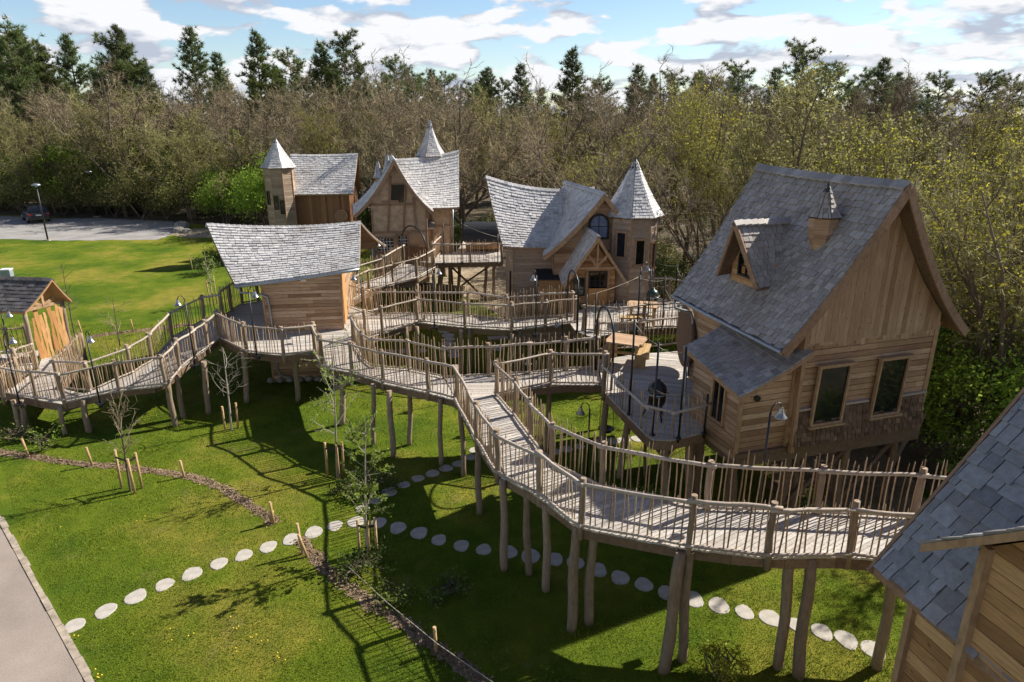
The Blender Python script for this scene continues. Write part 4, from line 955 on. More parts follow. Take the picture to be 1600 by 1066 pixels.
bars(hh, [tb((0, 4.0), (GW, 4.0)), tb((0, 5.45), (2.2, 5.45)), tb((.04, 1.3), (.04, 5.2)), tb((GW - .04, 1.3), (GW - .04, 5.1)), tb((.82, 4.0), (1.1, 6.9)), tb((1.62, 4.0), (1.85, 6.4)), tb((2.3, 4.0), (2.2, 5.8)),
          tb((.62, 5.6), (1.45, 5.6)), tb((1.25, 2.3), (1.25, 4.0)), tb((1.85, 2.3), (1.85, 4.0)), tb((.1, 3.0), (1.2, 3.0)), tb((0, 2.35), (GW, 2.35))], .07, .12, 'timber', 'timber_frame')
F2 = H.front(2.2)
bars(hh, [(F2(GW + .1, 1.6, .02), F2(GW + .1, 5.1, .02)), (F2(3.3, 1.6, .02), F2(3.3, 5.0, .02)), (F2(4.36, 1.6, .02), F2(4.36, 5.0, .02)), (F2(GW, 3.9, .02), F2(4.4, 3.9, .02)), (F2(GW, 4.95, .02), F2(4.4, 4.95, .02))], .07, .12, 'timber', 'timber_frame')
bars(hh, [(h1(0, i / 8) - Vector((0, .03, .1)), h1(0, (i + 1) / 8) - Vector((0, .03, .1))) for i in range(8)] + [(h2(0, i / 8) - Vector((0, .03, .1)), h2(0, (i + 1) / 8) - Vector((0, .03, .1))) for i in range(8)], .05, .16, 'timber', 'barge_board')
window(hh, F, .98, 1.75, 5.5, 6.5, 1, 1, .04, False, 'timber', 'glass_dark', sill=False, lean=.08)
window(hh, F, .2, 1.08, 2.95, 3.72, 5, 4, .04, False, 'timber', 'glass_dark', mmat='white_paint')
window(hh, F, 1.32, 1.82, 3.2, 3.82, 4, 3, .04, False, 'timber', 'glass_dark', mmat='white_paint')
m = MB(); m.box(F(2.25, 3.1, .03), H.ex * .36, H.ey * .03, (0, 0, .75)); o = m.build('door', 'trim_wood', hh)
m = MB(); P = patch(H.p(2.5, 1.2, 3.95), H.p(3.4, 1.2, 3.95), H.p(2.5, 2.2, 4.25), H.p(3.4, 2.2, 4.25)); roof_patch(m, P, 5, .15, .02); roof_slab(m, P, .06); m.build('canopy', 'grey_shingle', hh)
downpipe(hh, [H.p(-.05, -.06, 4.0), H.p(-.05, -.06, .6)]); downpipe(hh, [H.p(4.5, 2.1, 4.95), H.p(4.45, 2.12, 2.4)])
# slender spire and two little ones
SPC = H.p(3.55, 4.4, 0); prism_walls(hh, SPC, 6, .72, 5.5, 7.7, .3, 'plaster', .2); cone_roof(hh, (SPC.x, SPC.y, 0), 6, .9, 7.62, 9.7, 20, .16, .3, 'silver_shingle', .4, .26).name = 'spire_roof'
for dx, dy, zb, zt, rr in ((.5, 2.4, 6.3, 7.65, .28), (1.0, 1.4, 6.75, 8.05, .24)):
    c = H.p(dx, dy, 0); m = MB()
    m.lathe((c.x, c.y, 0), [(rr * .62, zb - 1.1), (rr * .68, zb + .35)], 6, .5, sm=False); m.build('turret', 'larch_siding', hh)
    cone_roof(hh, (c.x, c.y, 0), 6, rr, zb + .3, zt, 9, .1, .2, 'silver_shingle', .2, .15).name = 'turret_roof'
P = patch(H.p(-.95, .2, 5.3), H.p(-1.0, 1.4, 5.3), H.p(-.35, .2, 6.2), H.p(-.4, 1.4, 6.2))
m = MB(); m.beam(H.p(.5, .6, 1.2), H.p(.5, .6, 2.2), .3, .3)
for lx, ly in ((.1, .2), (2.6, .2), (.1, 4.5), (4.3, 6.4), (4.3, 2.4), (2.6, 4)):
    p = H.p(lx, ly, 1.8); stilt(hh, p, (p.x, p.y, 0), .16, 'beam_wood')

# ------------------------------------------------------------------ red-brown house with the corner tower (back left)
th = thing('tower_house', 'far red-brown boarded house with pale shingle roof and grey octagonal corner tower', 'house', (-14.5, 50, 0))
T = Frame((-15.5, 48.9, 0), radians(6))
t1 = patch(T.p(-.1, -.3, 4.55), T.p(4.25, -.3, 4.55), T.p(-.3, 2.3, 7.12), T.p(4.5, 2.3, 7.15), sag=.12, ridge_sag=.06)
t2 = patch(T.p(-.1, 4.9, 4.5), T.p(4.25, 4.9, 4.5), T.p(-.3, 2.3, 7.12), T.p(4.5, 2.3, 7.15), sag=.12, ridge_sag=.06)
m = MB(); roof_patch(m, t1, 22, .2, .05, ragged=.006); roof_patch(m, t2, 12, .25, .03); ridge_caps(m, [t1(i / 6, 1) for i in range(7)], .13, .2)
o = m.build('roof', 'silver_shingle', th); m = MB(); roof_slab(m, t1, .09); roof_slab(m, t2, .09); m.build('soffit', 'timber', o)
m = MB(); boards(m, T.front(0), rect(0, 3.9, 2.0, 4.65), 0, .16, .022, 1.0, .006, 0); boards(m, T.right(3.9), [(0, 2.0), (4.6, 2.0), (4.6, 4.5), (2.3, 6.9), (0, 4.5)], 0, .16, .022, 1.0, .006, 0)
boards(m, T.back(4.6), rect(0, 3.9, 2.0, 4.6), 0, .16); boards(m, T.left(0), [(0, 2.0), (4.6, 2.0), (4.6, 4.5), (2.3, 6.9), (0, 4.5)], 0, .16); m.build('wall', 'red_board', th)
c = T.p(-.72, -.05, 0); fns = prism_walls(th, c, 8, 1.0, 1.4, 6.5, radians(-90 - 22.5 + 6), 'grey_siding')
cone_roof(th, (c.x, c.y, 0), 8, 1.2, 6.4, 8.35, 17, .15, radians(-90 - 22.5 + 6), 'silver_shingle', .14, .16).name = 'tower_roof'
for k, z, o_ in ((6, 4.2, .25), (7, 3.9, -.1), (0, 3.6, -.18), (0, 3.3, .2)):
    fn, ln = fns[k]; window(th, fn, ln / 2 - .15 + o_, ln / 2 + .15 + o_, z, z + .95, 1, 1, .035, False, 'black_metal', 'glass_dark', sill=False)
for lx, ly in ((.2, .3), (3.7, .3), (3.7, 4.3), (.2, 4.3), (-.7, 0)):
    p = T.p(lx, ly, 2.1); stilt(th, p, (p.x, p.y, 0), .16, 'beam_wood')
m = MB(); m.poly([T.p(0, 0, 2.02), T.p(3.9, 0, 2.02), T.p(3.9, 4.6, 2.02), T.p(0, 4.6, 2.02)]); m.build('floor', 'beam_wood', th)
m = MB(); m.lathe(T.p(3.3, -.35, 3.0), [(0, .04), (.45, .04), (.45, -.04), (0, -.04)], 20, .4, axis=-T.ey, sm=False); m.build('round_hatch', 'timber', th)

# ------------------------------------------------------------------ foreground house, cut by the right edge
fh = thing('house', 'foreground house with large slate-grey shingles cut off by the right edge of the photo', 'house', (7, 6, 0))
dE = Vector((.227, -.974, 0)); dU = Vector((.974, .227, 0))
q0 = Vector((4.19, 6.66, 5.0)); q1 = q0 + dE * 6.5; k0 = q0 + dU * 2.75 + Vector((0, 0, 3.66)); k1 = k0 + dE * 6.5
f1 = patch(q0, q1, k0, k1, sag=.05); f2 = patch(q0 + dU * 5.5, q1 + dU * 5.5, k0, k1, sag=.05)
m = MB(); roof_patch(m, f1, 25, .23, .04, jit=.32, ragged=.02); roof_patch(m, f2, 20, .26, .03); ridge_caps(m, [k0, k1], .14, .25)
o = m.build('roof', 'slate_shingle', fh); m = MB(); roof_slab(m, f1, .09); roof_slab(m, f2, .09); m.build('soffit', 'timber', o)
w0 = q0 + dU * .38 + dE * .3
fw = lambda a, b, d: Vector((w0.x, w0.y, 0)) + dE * a - dU * d + Vector((0, 0, b))
fe = lambda a, b, d: Vector((w0.x, w0.y, 0)) + dU * a - dE * d + Vector((0, 0, b))
wall(fh, [(fw, rect(0, 5.9, 0, 5.42), dict(w=.17, th=.022, lap=1.0, gap=.008)), (fe, [(0, 0), (4.74, 0), (4.74, 5.3), (2.37, 8.3), (0, 5.3)], dict(w=.17, th=.022, lap=1.0, gap=.008))], 'fresh_siding')
bars(fh, [(fw(0, 0, .02), fw(0, 5.3, .02))], .1, .1, 'trim_wood', 'corner_trim')
bars(fh, [(f1(0, i / 6) - Vector((0, 0, .09)) - dE * .03, f1(0, (i + 1) / 6) - Vector((0, 0, .09)) - dE * .03) for i in range(6)], .04, .16, 'timber', 'barge_board')
a0_ = (Vector((4.5, 5.45, 0)) - Vector((w0.x, w0.y, 0)))
a0v = a0_.dot(dE); out = -a0_.dot(dU)
fg = lambda a, b, d: fw(a0v + a, b, out + d)
wall(fh, [(fg, [(4.3, 0), (0, 0), (0, 6.15), (2.15, 8.0), (4.3, 6.15)], dict(w=.17, th=.022, lap=1.0, gap=.008)), (lambda a, b, d: fw(a0v - d, b, out - a), rect(0, 2.6, 0, 6.2), dict(w=.17))], 'fresh_siding', 'wing_wall')
bars(fh, [(fg(0, 0, .03), fg(0, 6.15, .03))], .1, .1, 'trim_wood', 'corner_trim')
m = MB(); ms = MB()
for e_, i_ in ((-.42, 2.15), (4.72, 2.15)):
    P = patch(fg(e_, 5.95, .36), fg(e_, 5.95, -3), fg(i_, 8.15, .36), fg(i_, 8.15, -3), sag=.03)
    roof_patch(m, P, 13, .23, .028); roof_slab(ms, P, .1)
o = m.build('wing_roof', 'slate_shingle', fh); ms.build('soffit', 'trim_wood', o)

# ------------------------------------------------------------------ entrance shelter (left)
sh = thing('shelter', 'small open entrance shelter with dark shingle roof, cut by the left edge of the photo', 'shelter', at(70, 575, .8))
g = lambda x, y, Y: atY(x, y, Y)
ra = Vector((-17.55, 25.4, 4.0)); ea = Vector((-17.95, 24.2, 3.02)); eb = Vector((-17.3, 25.95, 3.0))
wv = Vector((-1.0, .12, 0)).normalized() * 4.2
s1 = patch(ea, ea + wv, ra + Vector((.1, -.1, 0)), ra + wv, sag=.05); s2 = patch(eb, eb + wv, ra + Vector((.1, -.1, 0)), ra + wv, sag=.05)
m = MB(); roof_patch(m, s1, 9, .2, .03); roof_patch(m, s2, 9, .2, .03); ridge_caps(m, [ra + Vector((.1, -.1, .02)), ra + wv], .12, .3)
o = m.build('roof', 'dark_shingle', sh); m = MB(); roof_slab(m, s1, .08); roof_slab(m, s2, .08); m.build('soffit', 'fresh_siding', o)
pa = lerp(ea, eb, .1) + wv * .06; pb = lerp(ea, eb, .9) + wv * .06
for p in (pa, pb, pa + wv * .8, pb + wv * .8):
    m = MB(); crooked(m, (p.x, p.y, .3), (p.x, p.y, 3.0), .09, .08); m.build('post', 'log_wood', sh)
bars(sh, [(pa, pb), (lerp(pa, pb, .5), lerp(pa, pb, .5) + Vector((0, 0, .6))), (lerp(pa, pb, .5), lerp(pa, pb, .2) + Vector((0, 0, .25))), (lerp(pa, pb, .5), lerp(pa, pb, .8) + Vector((0, 0, .25)))], .08, .12, 'trim_wood', 'truss')
gt = thing('gate', 'gate of tall wavy-edged orange boards standing open under the left shelter', 'gate', at(92, 560, .85))
for (x0, y0, x1, y1) in ((64, 568, 88, 560), (90, 560, 112, 553)):
    a, b = at(x0, y0, .85), at(x1, y1, .85); m = MB(); n = 4
    for i in range(n):
        p, q = lerp(a, b, (i + .06) / n), lerp(a, b, (i + .94) / n); h = U(1.75, 2.2); up = Vector((0, 0, 1)); off = Vector((.12, -.1, 0)).normalized() * .02
        zz = [.05, .5, 1.0, 1.5, h]
        for z0, z1 in zip(zz, zz[1:]):
            j = lambda z: .035 * sin(z * 4 + i * 2.1 + x0)
            m.hexa([p + up * z0 + (q - p).normalized() * j(z0) - off, q + up * z0 + (q - p).normalized() * j(z0 + 1) - off, q + up * z0 + (q - p).normalized() * j(z0 + 1) + off, p + up * z0 + (q - p).normalized() * j(z0) + off],
                   [p + up * z1 + (q - p).normalized() * j(z1) - off, q + up * z1 + (q - p).normalized() * j(z1 + 1) - off, q + up * z1 + (q - p).normalized() * j(z1 + 1) + off, p + up * z1 + (q - p).normalized() * j(z1) + off], .2 + .2 * i)
    m.build('gate_leaf', 'orange_wood', gt)

# ------------------------------------------------------------------ vegetation
def rv(s=1.0): return Vector((R.gauss(0, s), R.gauss(0, s), R.gauss(0, s)))
def leafq(m, p, size, tn, up=0.3):
    a = rv().normalized(); b = a.cross(rv()).normalized()
    a *= size * U(.6, 1.1); b *= size * U(.35, .6)
    m.poly([p - a, p + b, p + a, p - b], tn)
def limb(m, p, d, ln, r0, r1, n=5, k=4, bend=.25, rise=.1):
    pts = [p.copy()]; dd = d.normalized()
    for i in range(k):
        dd = (dd + rv(bend / k * 1.6) + Vector((0, 0, rise / k))).normalized(); pts.append(pts[-1] + dd * (ln / k))
    m.tube(pts, [lerp(r0, r1, i / k) for i in range(k + 1)], n, U(.2, .8), False)
    return pts, dd
def along(pts, t):
    s = t * (len(pts) - 1); i = min(int(s), len(pts) - 2); return lerp(pts[i], pts[i + 1], s - i), (pts[i + 1] - pts[i]).normalized()
def bare_tree(seed, h=11, spread=.55, limbs=7, dens=1.0, leaves=0, leaf='leaf_yellow', lsize=.1, bark='bark', twigw=.016):
    """trunk and limbs in one mesh, twigs (and young leaves) in another"""
    global R
    keep = R; R = random.Random(seed); T_ = MB(); K_ = MB(); LV = MB()
    o = Vector((0, 0, -.1)); th_ = h * U(.25, .4); r = h * .017
    tp, td = limb(T_, o, Vector((U(-.1, .1), U(-.1, .1), 1)), th_, r, r * .75, 7, 4, .12, 0)
    starts = [(tp[-1], td)]
    for i in range(limbs):
        t = U(.55, 1.0) if i else 1.0; p, d0_ = along(tp, t); az = 2.4 * i + U(-.4, .4); tilt = U(.25, 1.0) * spread * 1.6 if i else .1
        d = Vector((cos(az) * sin(tilt), sin(az) * sin(tilt), cos(tilt)))
        ln = (h - p.z) * U(.75, 1.0) * (1 - .15 * tilt)
        lp, ld = limb(T_, p, d, ln, r * .55, r * .12, 5, 6, .45, .35)
        for j in range(int(9 * dens)):
            t2 = U(.25, 1.0); p2, d2 = along(lp, t2); d3 = (d2 * .7 + rv(.55) + Vector((0, 0, .2))).normalized()
            l2 = ln * U(.22, .42) * (1.15 - t2 * .5)
            bp, bd = limb(T_, p2, d3, l2, r * .2 * (1.2 - t2 * .6), r * .05, 4, 4, .5, .2)
            for q in range(int(7 * dens)):
                p4, d4 = along(bp, U(.2, 1.0)); d5 = (d4 * .6 + rv(.55) + Vector((0, 0, .12))).normalized()
                l3 = U(.45, 1.15) * h / 11; tw, tdd = limb(K_, p4, d5, l3, twigw, twigw * .5, 3, 2, .5, .15)
                for z in range(9):
                    p6, d6 = along(tw, U(.1, 1.0)); d7 = (d6 * .8 + rv(.5)).normalized() * U(.25, .65) * h / 11
                    s_ = d7.cross(rv()).normalized() * twigw * .6
                    K_.poly([p6 - s_, p6 + s_, p6 + d7], U(.1, .9))
                    if leaves and R.random() < leaves:
                        for _ in range(2): leafq(LV, p6 + d7 * U(.3, 1) + rv(.06), lsize * U(.6, 1.2), U(0, 1))
    R = keep; return T_, K_, LV, bark, leaf
HIDE = (0, 0, -400)
def plant_proto(name, parts):
    o = bpy.data.objects.new(name, None); COL.objects.link(o); o.empty_display_size = .3
    for nm, mb, mat in parts:  # noqa
        if mb.f: mb.build(nm, mat, o, (0, 0, 0))
    return o
def tree_proto(name, spec):
    T_, K_, LV, bark, leaf = spec
    p = plant_proto(name, [('trunk', T_, bark), ('crown', K_, 'olive_twig' if LV.f else 'twig')])
    if LV.f:
        cr = [c for c in p.children if c.name.startswith('crown')][0]; LV.build('foliage', leaf, cr, (0, 0, 0))
    return p
def conifer(seed, h=18, kind=0):
    global R
    keep = R; R = random.Random(seed); T_ = MB(); K_ = MB(); r = h * .013
    tp, td = limb(T_, Vector((0, 0, -.1)), Vector((0, 0, 1)), h, r, .03, 7, 8, .05 if kind == 0 else .16, .2)
    n = 34 if kind == 0 else 24; lo = .2 if kind == 0 else .32
    for i in range(n):
        t = lerp(lo, .985, (i / n) ** .9); p, _ = along(tp, t); k = (t - lo) / (1 - lo)
        R0 = h * .25 * (1 - k) ** .8 + .3 if kind == 0 else h * .27 * sqrt(max(0.03, 1 - k ** 2)) * U(.6, 1.1) + .3
        for j in range(5 if kind == 0 else 4):
            if R.random() < .16: continue
            az = U(0, 2 * pi); d = Vector((cos(az), sin(az), U(-.12, .3) + k * .5 if kind == 0 else U(.1, .6)))
            ln = R0 * U(.6, 1.12); bp, bd = limb(T_, p, d, ln, .05, .012, 4, 4, .2, .25)
            for q in range(max(3, int(ln * 4.2))):
                p2, d2 = along(bp, U(.25, 1.0)); side = d2.cross(Vector((0, 0, 1))).normalized(); c = p2 + side * U(-.5, .5) * ln * .3 + rv(.08)
                tn = min(1, max(0, R.gauss(.45, .2)))
                for z in range(15):
                    dv = (rv(.7) + Vector((0, 0, .35)) + d2 * .5).normalized() * U(.3, .66); s_ = dv.cross(rv()).normalized() * .034
                    K_.poly([c - s_, c + s_, c + dv], min(1, max(0, tn + U(-.2, .2))))
    R = keep; return T_, K_
def shrub(seed, h, w, n=3600, size=.12, mat='leaf_green', clumps=42, stems=7):
    global R
    keep = R; R = random.Random(seed); T_ = MB(); K_ = MB(); cs = []
    for i in range(clumps):
        az = U(0, 2 * pi); ph = U(-.15, 1); rr = U(.45, 1) ** .5; c = Vector((cos(az) * w * .5 * rr * sqrt(max(.05, 1 - max(0, ph) ** 2 * .8)), sin(az) * w * .5 * rr * sqrt(max(.05, 1 - max(0, ph) ** 2 * .8)), h * (.45 + .5 * ph * U(.6, 1)))); cs.append((c, U(.5, 1) * w * .14, U(.15, .85)))
    for c, s_, tn in cs:
        for _ in range(int(n / clumps)):
            leafq(K_, c + Vector((R.gauss(0, s_), R.gauss(0, s_), R.gauss(0, s_ * .75))), size * U(.6, 1.2), min(1, max(0, tn + U(-.3, .3))))
    for i in range(stems):
        c = R.choice(cs)[0]; limb(T_, Vector((U(-.2, .2), U(-.2, .2), -.1)), c - Vector((0, 0, .0)), c.length, .045 * h / 4 + .01, .012, 5, 4, .15, .05)
        for _ in range(3):
            c2 = R.choice(cs)[0]; p, d = c * U(.4, .8), None; limb(T_, p, c2 - p, (c2 - p).length, .02, .006, 4, 3, .2, .05)
    R = keep; return T_, K_

P_BARE = [tree_proto('bare_tree', bare_tree(s, 11, sp, lb, dn)) for s, sp, lb, dn in ((11, .55, 8, 1.0), (12, .65, 7, 1.1), (13, .45, 9, .95), (14, .7, 8, 1.0))]
P_YEL = [tree_proto('leafing_tree', bare_tree(s, 11, sp, 8, 1.0, lv, 'leaf_yellow', .08)) for s, sp, lv in ((21, .55, .36), (22, .65, .24), (23, .5, .48))]
P_OLV = [tree_proto('leafing_tree', bare_tree(s, 9, sp, 8, 1.0, lv, 'leaf_olive', .09)) for s, sp, lv in ((31, .6, .3), (32, .7, .5))]
def con_proto(s, k, mat): T_, K_ = conifer(s, 18, k); return plant_proto('pine_tree' if k else 'conifer', [('trunk', T_, 'bark'), ('crown', K_, mat)])
P_CON = [con_proto(41, 0, 'needle'), con_proto(42, 0, 'needle_light'), con_proto(43, 0, 'needle')]
P_PIN = [con_proto(51, 1, 'needle'), con_proto(52, 1, 'needle')]
def shr_proto(s, h, w, mat, n=3600, size=.12): T_, K_ = shrub(s, h, w, n, size, mat); return plant_proto('shrub', [('stem', T_, 'bark'), ('foliage', K_, mat)])
P_SHR = [shr_proto(61, 5, 5.5, 'leaf_dark', 5200), shr_proto(62, 5, 5, 'leaf_olive', 4200), shr_proto(63, 5, 5, 'leaf_bright', 7000, .11), shr_proto(64, 4, 5, 'leaf_green', 5200), shr_proto(65, 3, 4, 'leaf_dark', 4600)]
USED = set()
def plant(proto, x, y, scale, label, cat, group=None, rot=None, z=0.0, sz=1.0):
    if proto.name in USED: o = copy_tree(proto)
    else: o = proto; USED.add(proto.name)
    o.location = (x, y, z); o.rotation_euler = (0, 0, U(0, 6.28) if rot is None else rot); o.scale = (scale, scale, scale * sz)
    return tag(o, label, cat, group)
def inside(poly, x, y):
    c = False; n = len(poly)
    for i in range(n):
        x0, y0 = poly[i]; x1, y1 = poly[(i + 1) % n]
        if (y0 > y) != (y1 > y) and x < (x1 - x0) * (y - y0) / (y1 - y0) + x0: c = not c
    return c
def edge_dist(x, y):
    best = 1e9
    for i in range(len(LAWN)):
        a, b = Vector(LAWN[i]), Vector(LAWN[(i + 1) % len(LAWN)]); p = Vector((x, y)); t = max(0, min(1, (p - a).dot(b - a) / (b - a).length_squared)); best = min(best, (p - lerp(a, b, t)).length)
    return best
GP = [tuple(p) for p in GRAV]
CLR = [(-5.5, 36), (4, 31), (9.8, 31), (7, 33.5), (3.5, 37), (2.0, 41), (1.5, 46), (-3, 50), (-7, 49), (-11, 56), (-20, 57), (-20, 45)]
BHZ = [B.p(*c, 0).to_2d() for c in ((-3, -3), (5.2, -2), (5.2, 6.2), (-3, 7.5))]
BHZ = [(p.x, p.y) for p in BHZ]
def free(x, y, mg):
    return not (inside(LAWN, x, y) or inside(GP, x, y) or inside(CLR, x, y) or inside(BHZ, x, y)) and (edge_dist(x, y) > mg)
placed = []
RT = random.Random(99)
def try_spot(x, y, mind, mg=1.5):
    if not free(x, y, mg): return False
    if any((x - a) ** 2 + (y - b) ** 2 < mind * mind for a, b in placed): return False
    placed.append((x, y)); return True
BARE_L = ['bare grey-brown broadleaf tree standing in the woodland behind the houses', 'woodland trees without leaves']
YEL_L = ['broadleaf tree of the woodland flushing with sparse yellow-green young leaves', 'woodland trees coming into yellow leaf']
OLV_L = ['olive-tinged tree with fine dense twigs at the woodland edge', 'olive woodland trees']
# a few seen singly
plant(P_SHR[2], -20.5, 60.5, 1.25, 'bright fresh-green round tree left of the far tower house', 'tree')
plant(P_OLV[1], -27.5, 65.5, .95, 'pale grey-green leafing tree standing left of the bright green one', 'tree')
placed += [(-20.5, 60.5), (-27.5, 65.5)]
plant(P_BARE[1], *atY(660, 250, 64).to_2d(), 1.05, 'wide bare tree with heavy dark limbs directly behind the half-timbered house', 'tree')
for px, py, Y, sc in ((330, 150, 76, 1.15), (600, 150, 58, .9), (840, 160, 50, .9), (480, 190, 66, .95)):
    q = atY(px, py, Y); plant(P_BARE[(px // 10) % 4], q.x, Y, sc * 1.0, *([BARE_L[0], 'tree', BARE_L[1]])); placed.append((q.x, Y))
def kind_at(x, y):
    u = x / y; r = RT.random()
    if y < 45 and u > .45: return 'Y' if r < .62 else ('S' if r < .82 else 'B')
    if .02 < u < .3 and y < 62: return 'Y' if r < .6 else ('O' if r < .75 else 'B')
    if u < -.4 and edge_dist(x, y) < 9: return 'O' if r < .7 else 'B'
    return 'B' if r < .66 else ('Y' if r < .78 else 'O')
nb = 0; tries = 0
# front edge first, then deeper rows
bands = [(2, 7, 3.6, 95), (7, 16, 4.2, 70), (16, 34, 5.0, 70), (34, 70, 6.0, 60)]
for d0_, d1_, md, cap_ in bands:
    k = 0; tries = 0
    while k < cap_ and tries < 9000:
        tries += 1
        y = RT.uniform(16, 128); x = RT.uniform(-.82, .86) * y
        if abs(x) / y > .84: continue
        e = edge_dist(x, y)
        if not (d0_ <= e < d1_) or (x > 14 and y < 60 and e > 26): continue
        if not try_spot(x, y, md, 1.8): continue
        kd = kind_at(x, y); k += 1
        top = 10.5 if x < 0 else 10.8
        near = y < 40
        if kd == 'B': plant(RT.choice(P_BARE), x, y, RT.uniform(.9, 1.25) * (.82 if near else 1.0 if y < 60 else 1.12), BARE_L[0], 'tree', BARE_L[1])
        elif kd == 'Y': plant(RT.choice(P_YEL), x, y, RT.uniform(.72, 1.05) * (.85 if near else 1.0), YEL_L[0], 'tree', YEL_L[1])
        elif kd == 'O': plant(RT.choice(P_OLV), x, y, RT.uniform(.9, 1.4), OLV_L[0], 'tree', OLV_L[1])
        else: plant(RT.choice(P_SHR[:2]), x, y, RT.uniform(.8, 1.2), 'tall leafy thicket shrub among the trees right of the large tree house', 'shrub', 'thicket shrubs on the right')
k = 0
while k < 40:                                                  # the wood goes on to the right
    y = RT.uniform(18, 75); x = RT.uniform(.84, 1.3) * y
    if not try_spot(x, y, 5.0, 1.8): continue
    k += 1; plant(RT.choice(P_YEL), x, y, RT.uniform(.8, 1.1), YEL_L[0], 'tree', YEL_L[1])
# understorey along the edge
SH = [('dark green undergrowth bush at the foot of the woodland edge', 'undergrowth bushes'), ('olive-green undergrowth bush at the foot of the woodland edge', 'olive undergrowth bushes')]
k = 0; tries = 0; pl2 = []
while k < 105 and tries < 12000:
    tries += 1
    y = RT.uniform(15, 84); x = RT.uniform(-.8, .8) * y; e = edge_dist(x, y)
    if not free(x, y, .9) or e > 7 or any((x - a) ** 2 + (y - b) ** 2 < 5.5 for a, b in pl2): continue
    pl2.append((x, y)); k += 1; i = RT.choice([0, 0, 1, 3, 4, 4]); sc = RT.uniform(.35, .8) if y > 30 else RT.uniform(.35, .6)
    if x / y < -.3: sc *= 1.5; i = RT.choice([1, 3, 1, 2])
    if i == 1: plant(P_SHR[1], x, y, sc, SH[1][0], 'bush', SH[1][1])
    elif x / y < -.3: plant(P_SHR[i], x, y, sc, 'fresh green undergrowth bush at the far left woodland edge', 'bush', 'fresh green undergrowth bushes')
    else: plant(P_SHR[i], x, y, sc, SH[0][0], 'bush', SH[0][1])
for x, y, sc, i in ((13.2, 17.4, .75, 2), (12.6, 15.0, .6, 3), (14.6, 15.6, .8, 2), (15.5, 18.5, 1.0, 1), (13.8, 20.5, .9, 2), (12.4, 13.2, .5, 3), (16.6, 14.2, .9, 2), (13.9, 14.0, .62, 1)):
    plant(P_SHR[i], x, y, sc, 'leafy spring-green bush crowding the right side of the large tree house', 'bush', 'bushes right of the large tree house')
for x, y, sc, i in ((15.2, 19.5, .72, 0), (17.5, 22, .85, 2), (14.8, 24, .8, 1), (19.5, 19, .8, 2), (18.5, 26.5, .9, 0), (13.4, 27.5, .8, 1)):
    plant(P_YEL[i], x, y, sc, YEL_L[0], 'tree', YEL_L[1])
for i in range(26):                                            # tall leafing thicket behind the car park and the lawn
    px = RT.uniform(-30, 430); b_ = at(px, RT.uniform(322, 338)); j = RT.choice([1, 1, 3, 1, 3, 2])
    plant(P_SHR[j], b_.x, b_.y + RT.uniform(0, 4), RT.uniform(.7, 1.55), ['dark green tall shrub in the thicket behind the car park', 'olive-green tall shrub in the thicket behind the car park', 'fresh light green tall shrub in the thicket behind the car park', 'mid-green tall shrub in the thicket behind the car park'][j], 'shrub', 'tall shrubs behind the car park')
# conifers on the skyline
CN = [(12, 30, 92, 1), (55, 62, 96, 0), (100, 50, 100, 0), (180, 36, 95, 0), (225, 95, 100, 0), (292, 38, 97, 0), (338, 80, 103, 0), (396, 46, 93, 0), (430, 100, 104, 0), (455, 78, 99, 1), (497, 64, 96, 0), (532, 48, 98, 1), (560, 95, 100, 0), (622, 88, 96, 1), (655, 112, 103, 1), (690, 112, 106, 1), (742, 126, 108, 1), (782, 122, 112, 1),
      (815, 98, 100, 0), (897, 72, 84, 0), (1000, 86, 82, 0), (1060, 96, 98, 1), (1105, 104, 104, 1), (1162, 82, 92, 1), (1215, 92, 98, 0), (1264, 60, 90, 1), (1292, 82, 98, 1), (1386, 76, 92, 0), (1420, 105, 98, 1), (1478, 100, 92, 1), (1545, 98, 90, 1), (1590, 104, 92, 1), (150, 110, 110, 0), (30, 110, 112, 0), (600, 120, 112, 0), (1330, 112, 104, 1)]
WHERE = {12: 'tall ragged pine at the far left end of the skyline', 180: 'tall broad conifer rising left of the woodland skyline', 292: 'slender tiered conifer on the skyline left of the tower house', 396: 'broad full conifer on the skyline above the far tower house', 532: 'tall thin pine on the skyline between two darker conifers', 1264: 'tallest dark pine on the skyline above the large tree house', 622: 'dense dark rounded pine on the skyline left of the spire', 897: 'light green conifer top above the yellowing trees in the middle'}
RC = random.Random(4)
for i in range(9): CN.append((RC.uniform(-40, 240), RC.uniform(40, 105), RC.uniform(90, 106), RC.choice([0, 1, 1])))
for i in range(34): CN.append((RC.uniform(-20, 1620), RC.uniform(92, 140), RC.uniform(104, 130), RC.choice([0, 0, 1])))
for i, (px, py, Y, k) in enumerate(CN):
    if px > 820 and px not in WHERE: py += 12
    q = atY(px, py, Y); pr = (P_PIN[i % 2] if k else P_CON[i % 3]); s_ = q.z / 18
    lab = WHERE.get(px)
    if lab: plant(pr, q.x, Y, s_, lab, 'conifer')
    elif k: plant(pr, q.x, Y, s_, 'dark ragged pine on the woodland skyline', 'conifer', 'skyline pines')
    else: plant(pr, q.x, Y, s_, 'green cone-shaped conifer on the woodland skyline', 'conifer', 'skyline conifers')

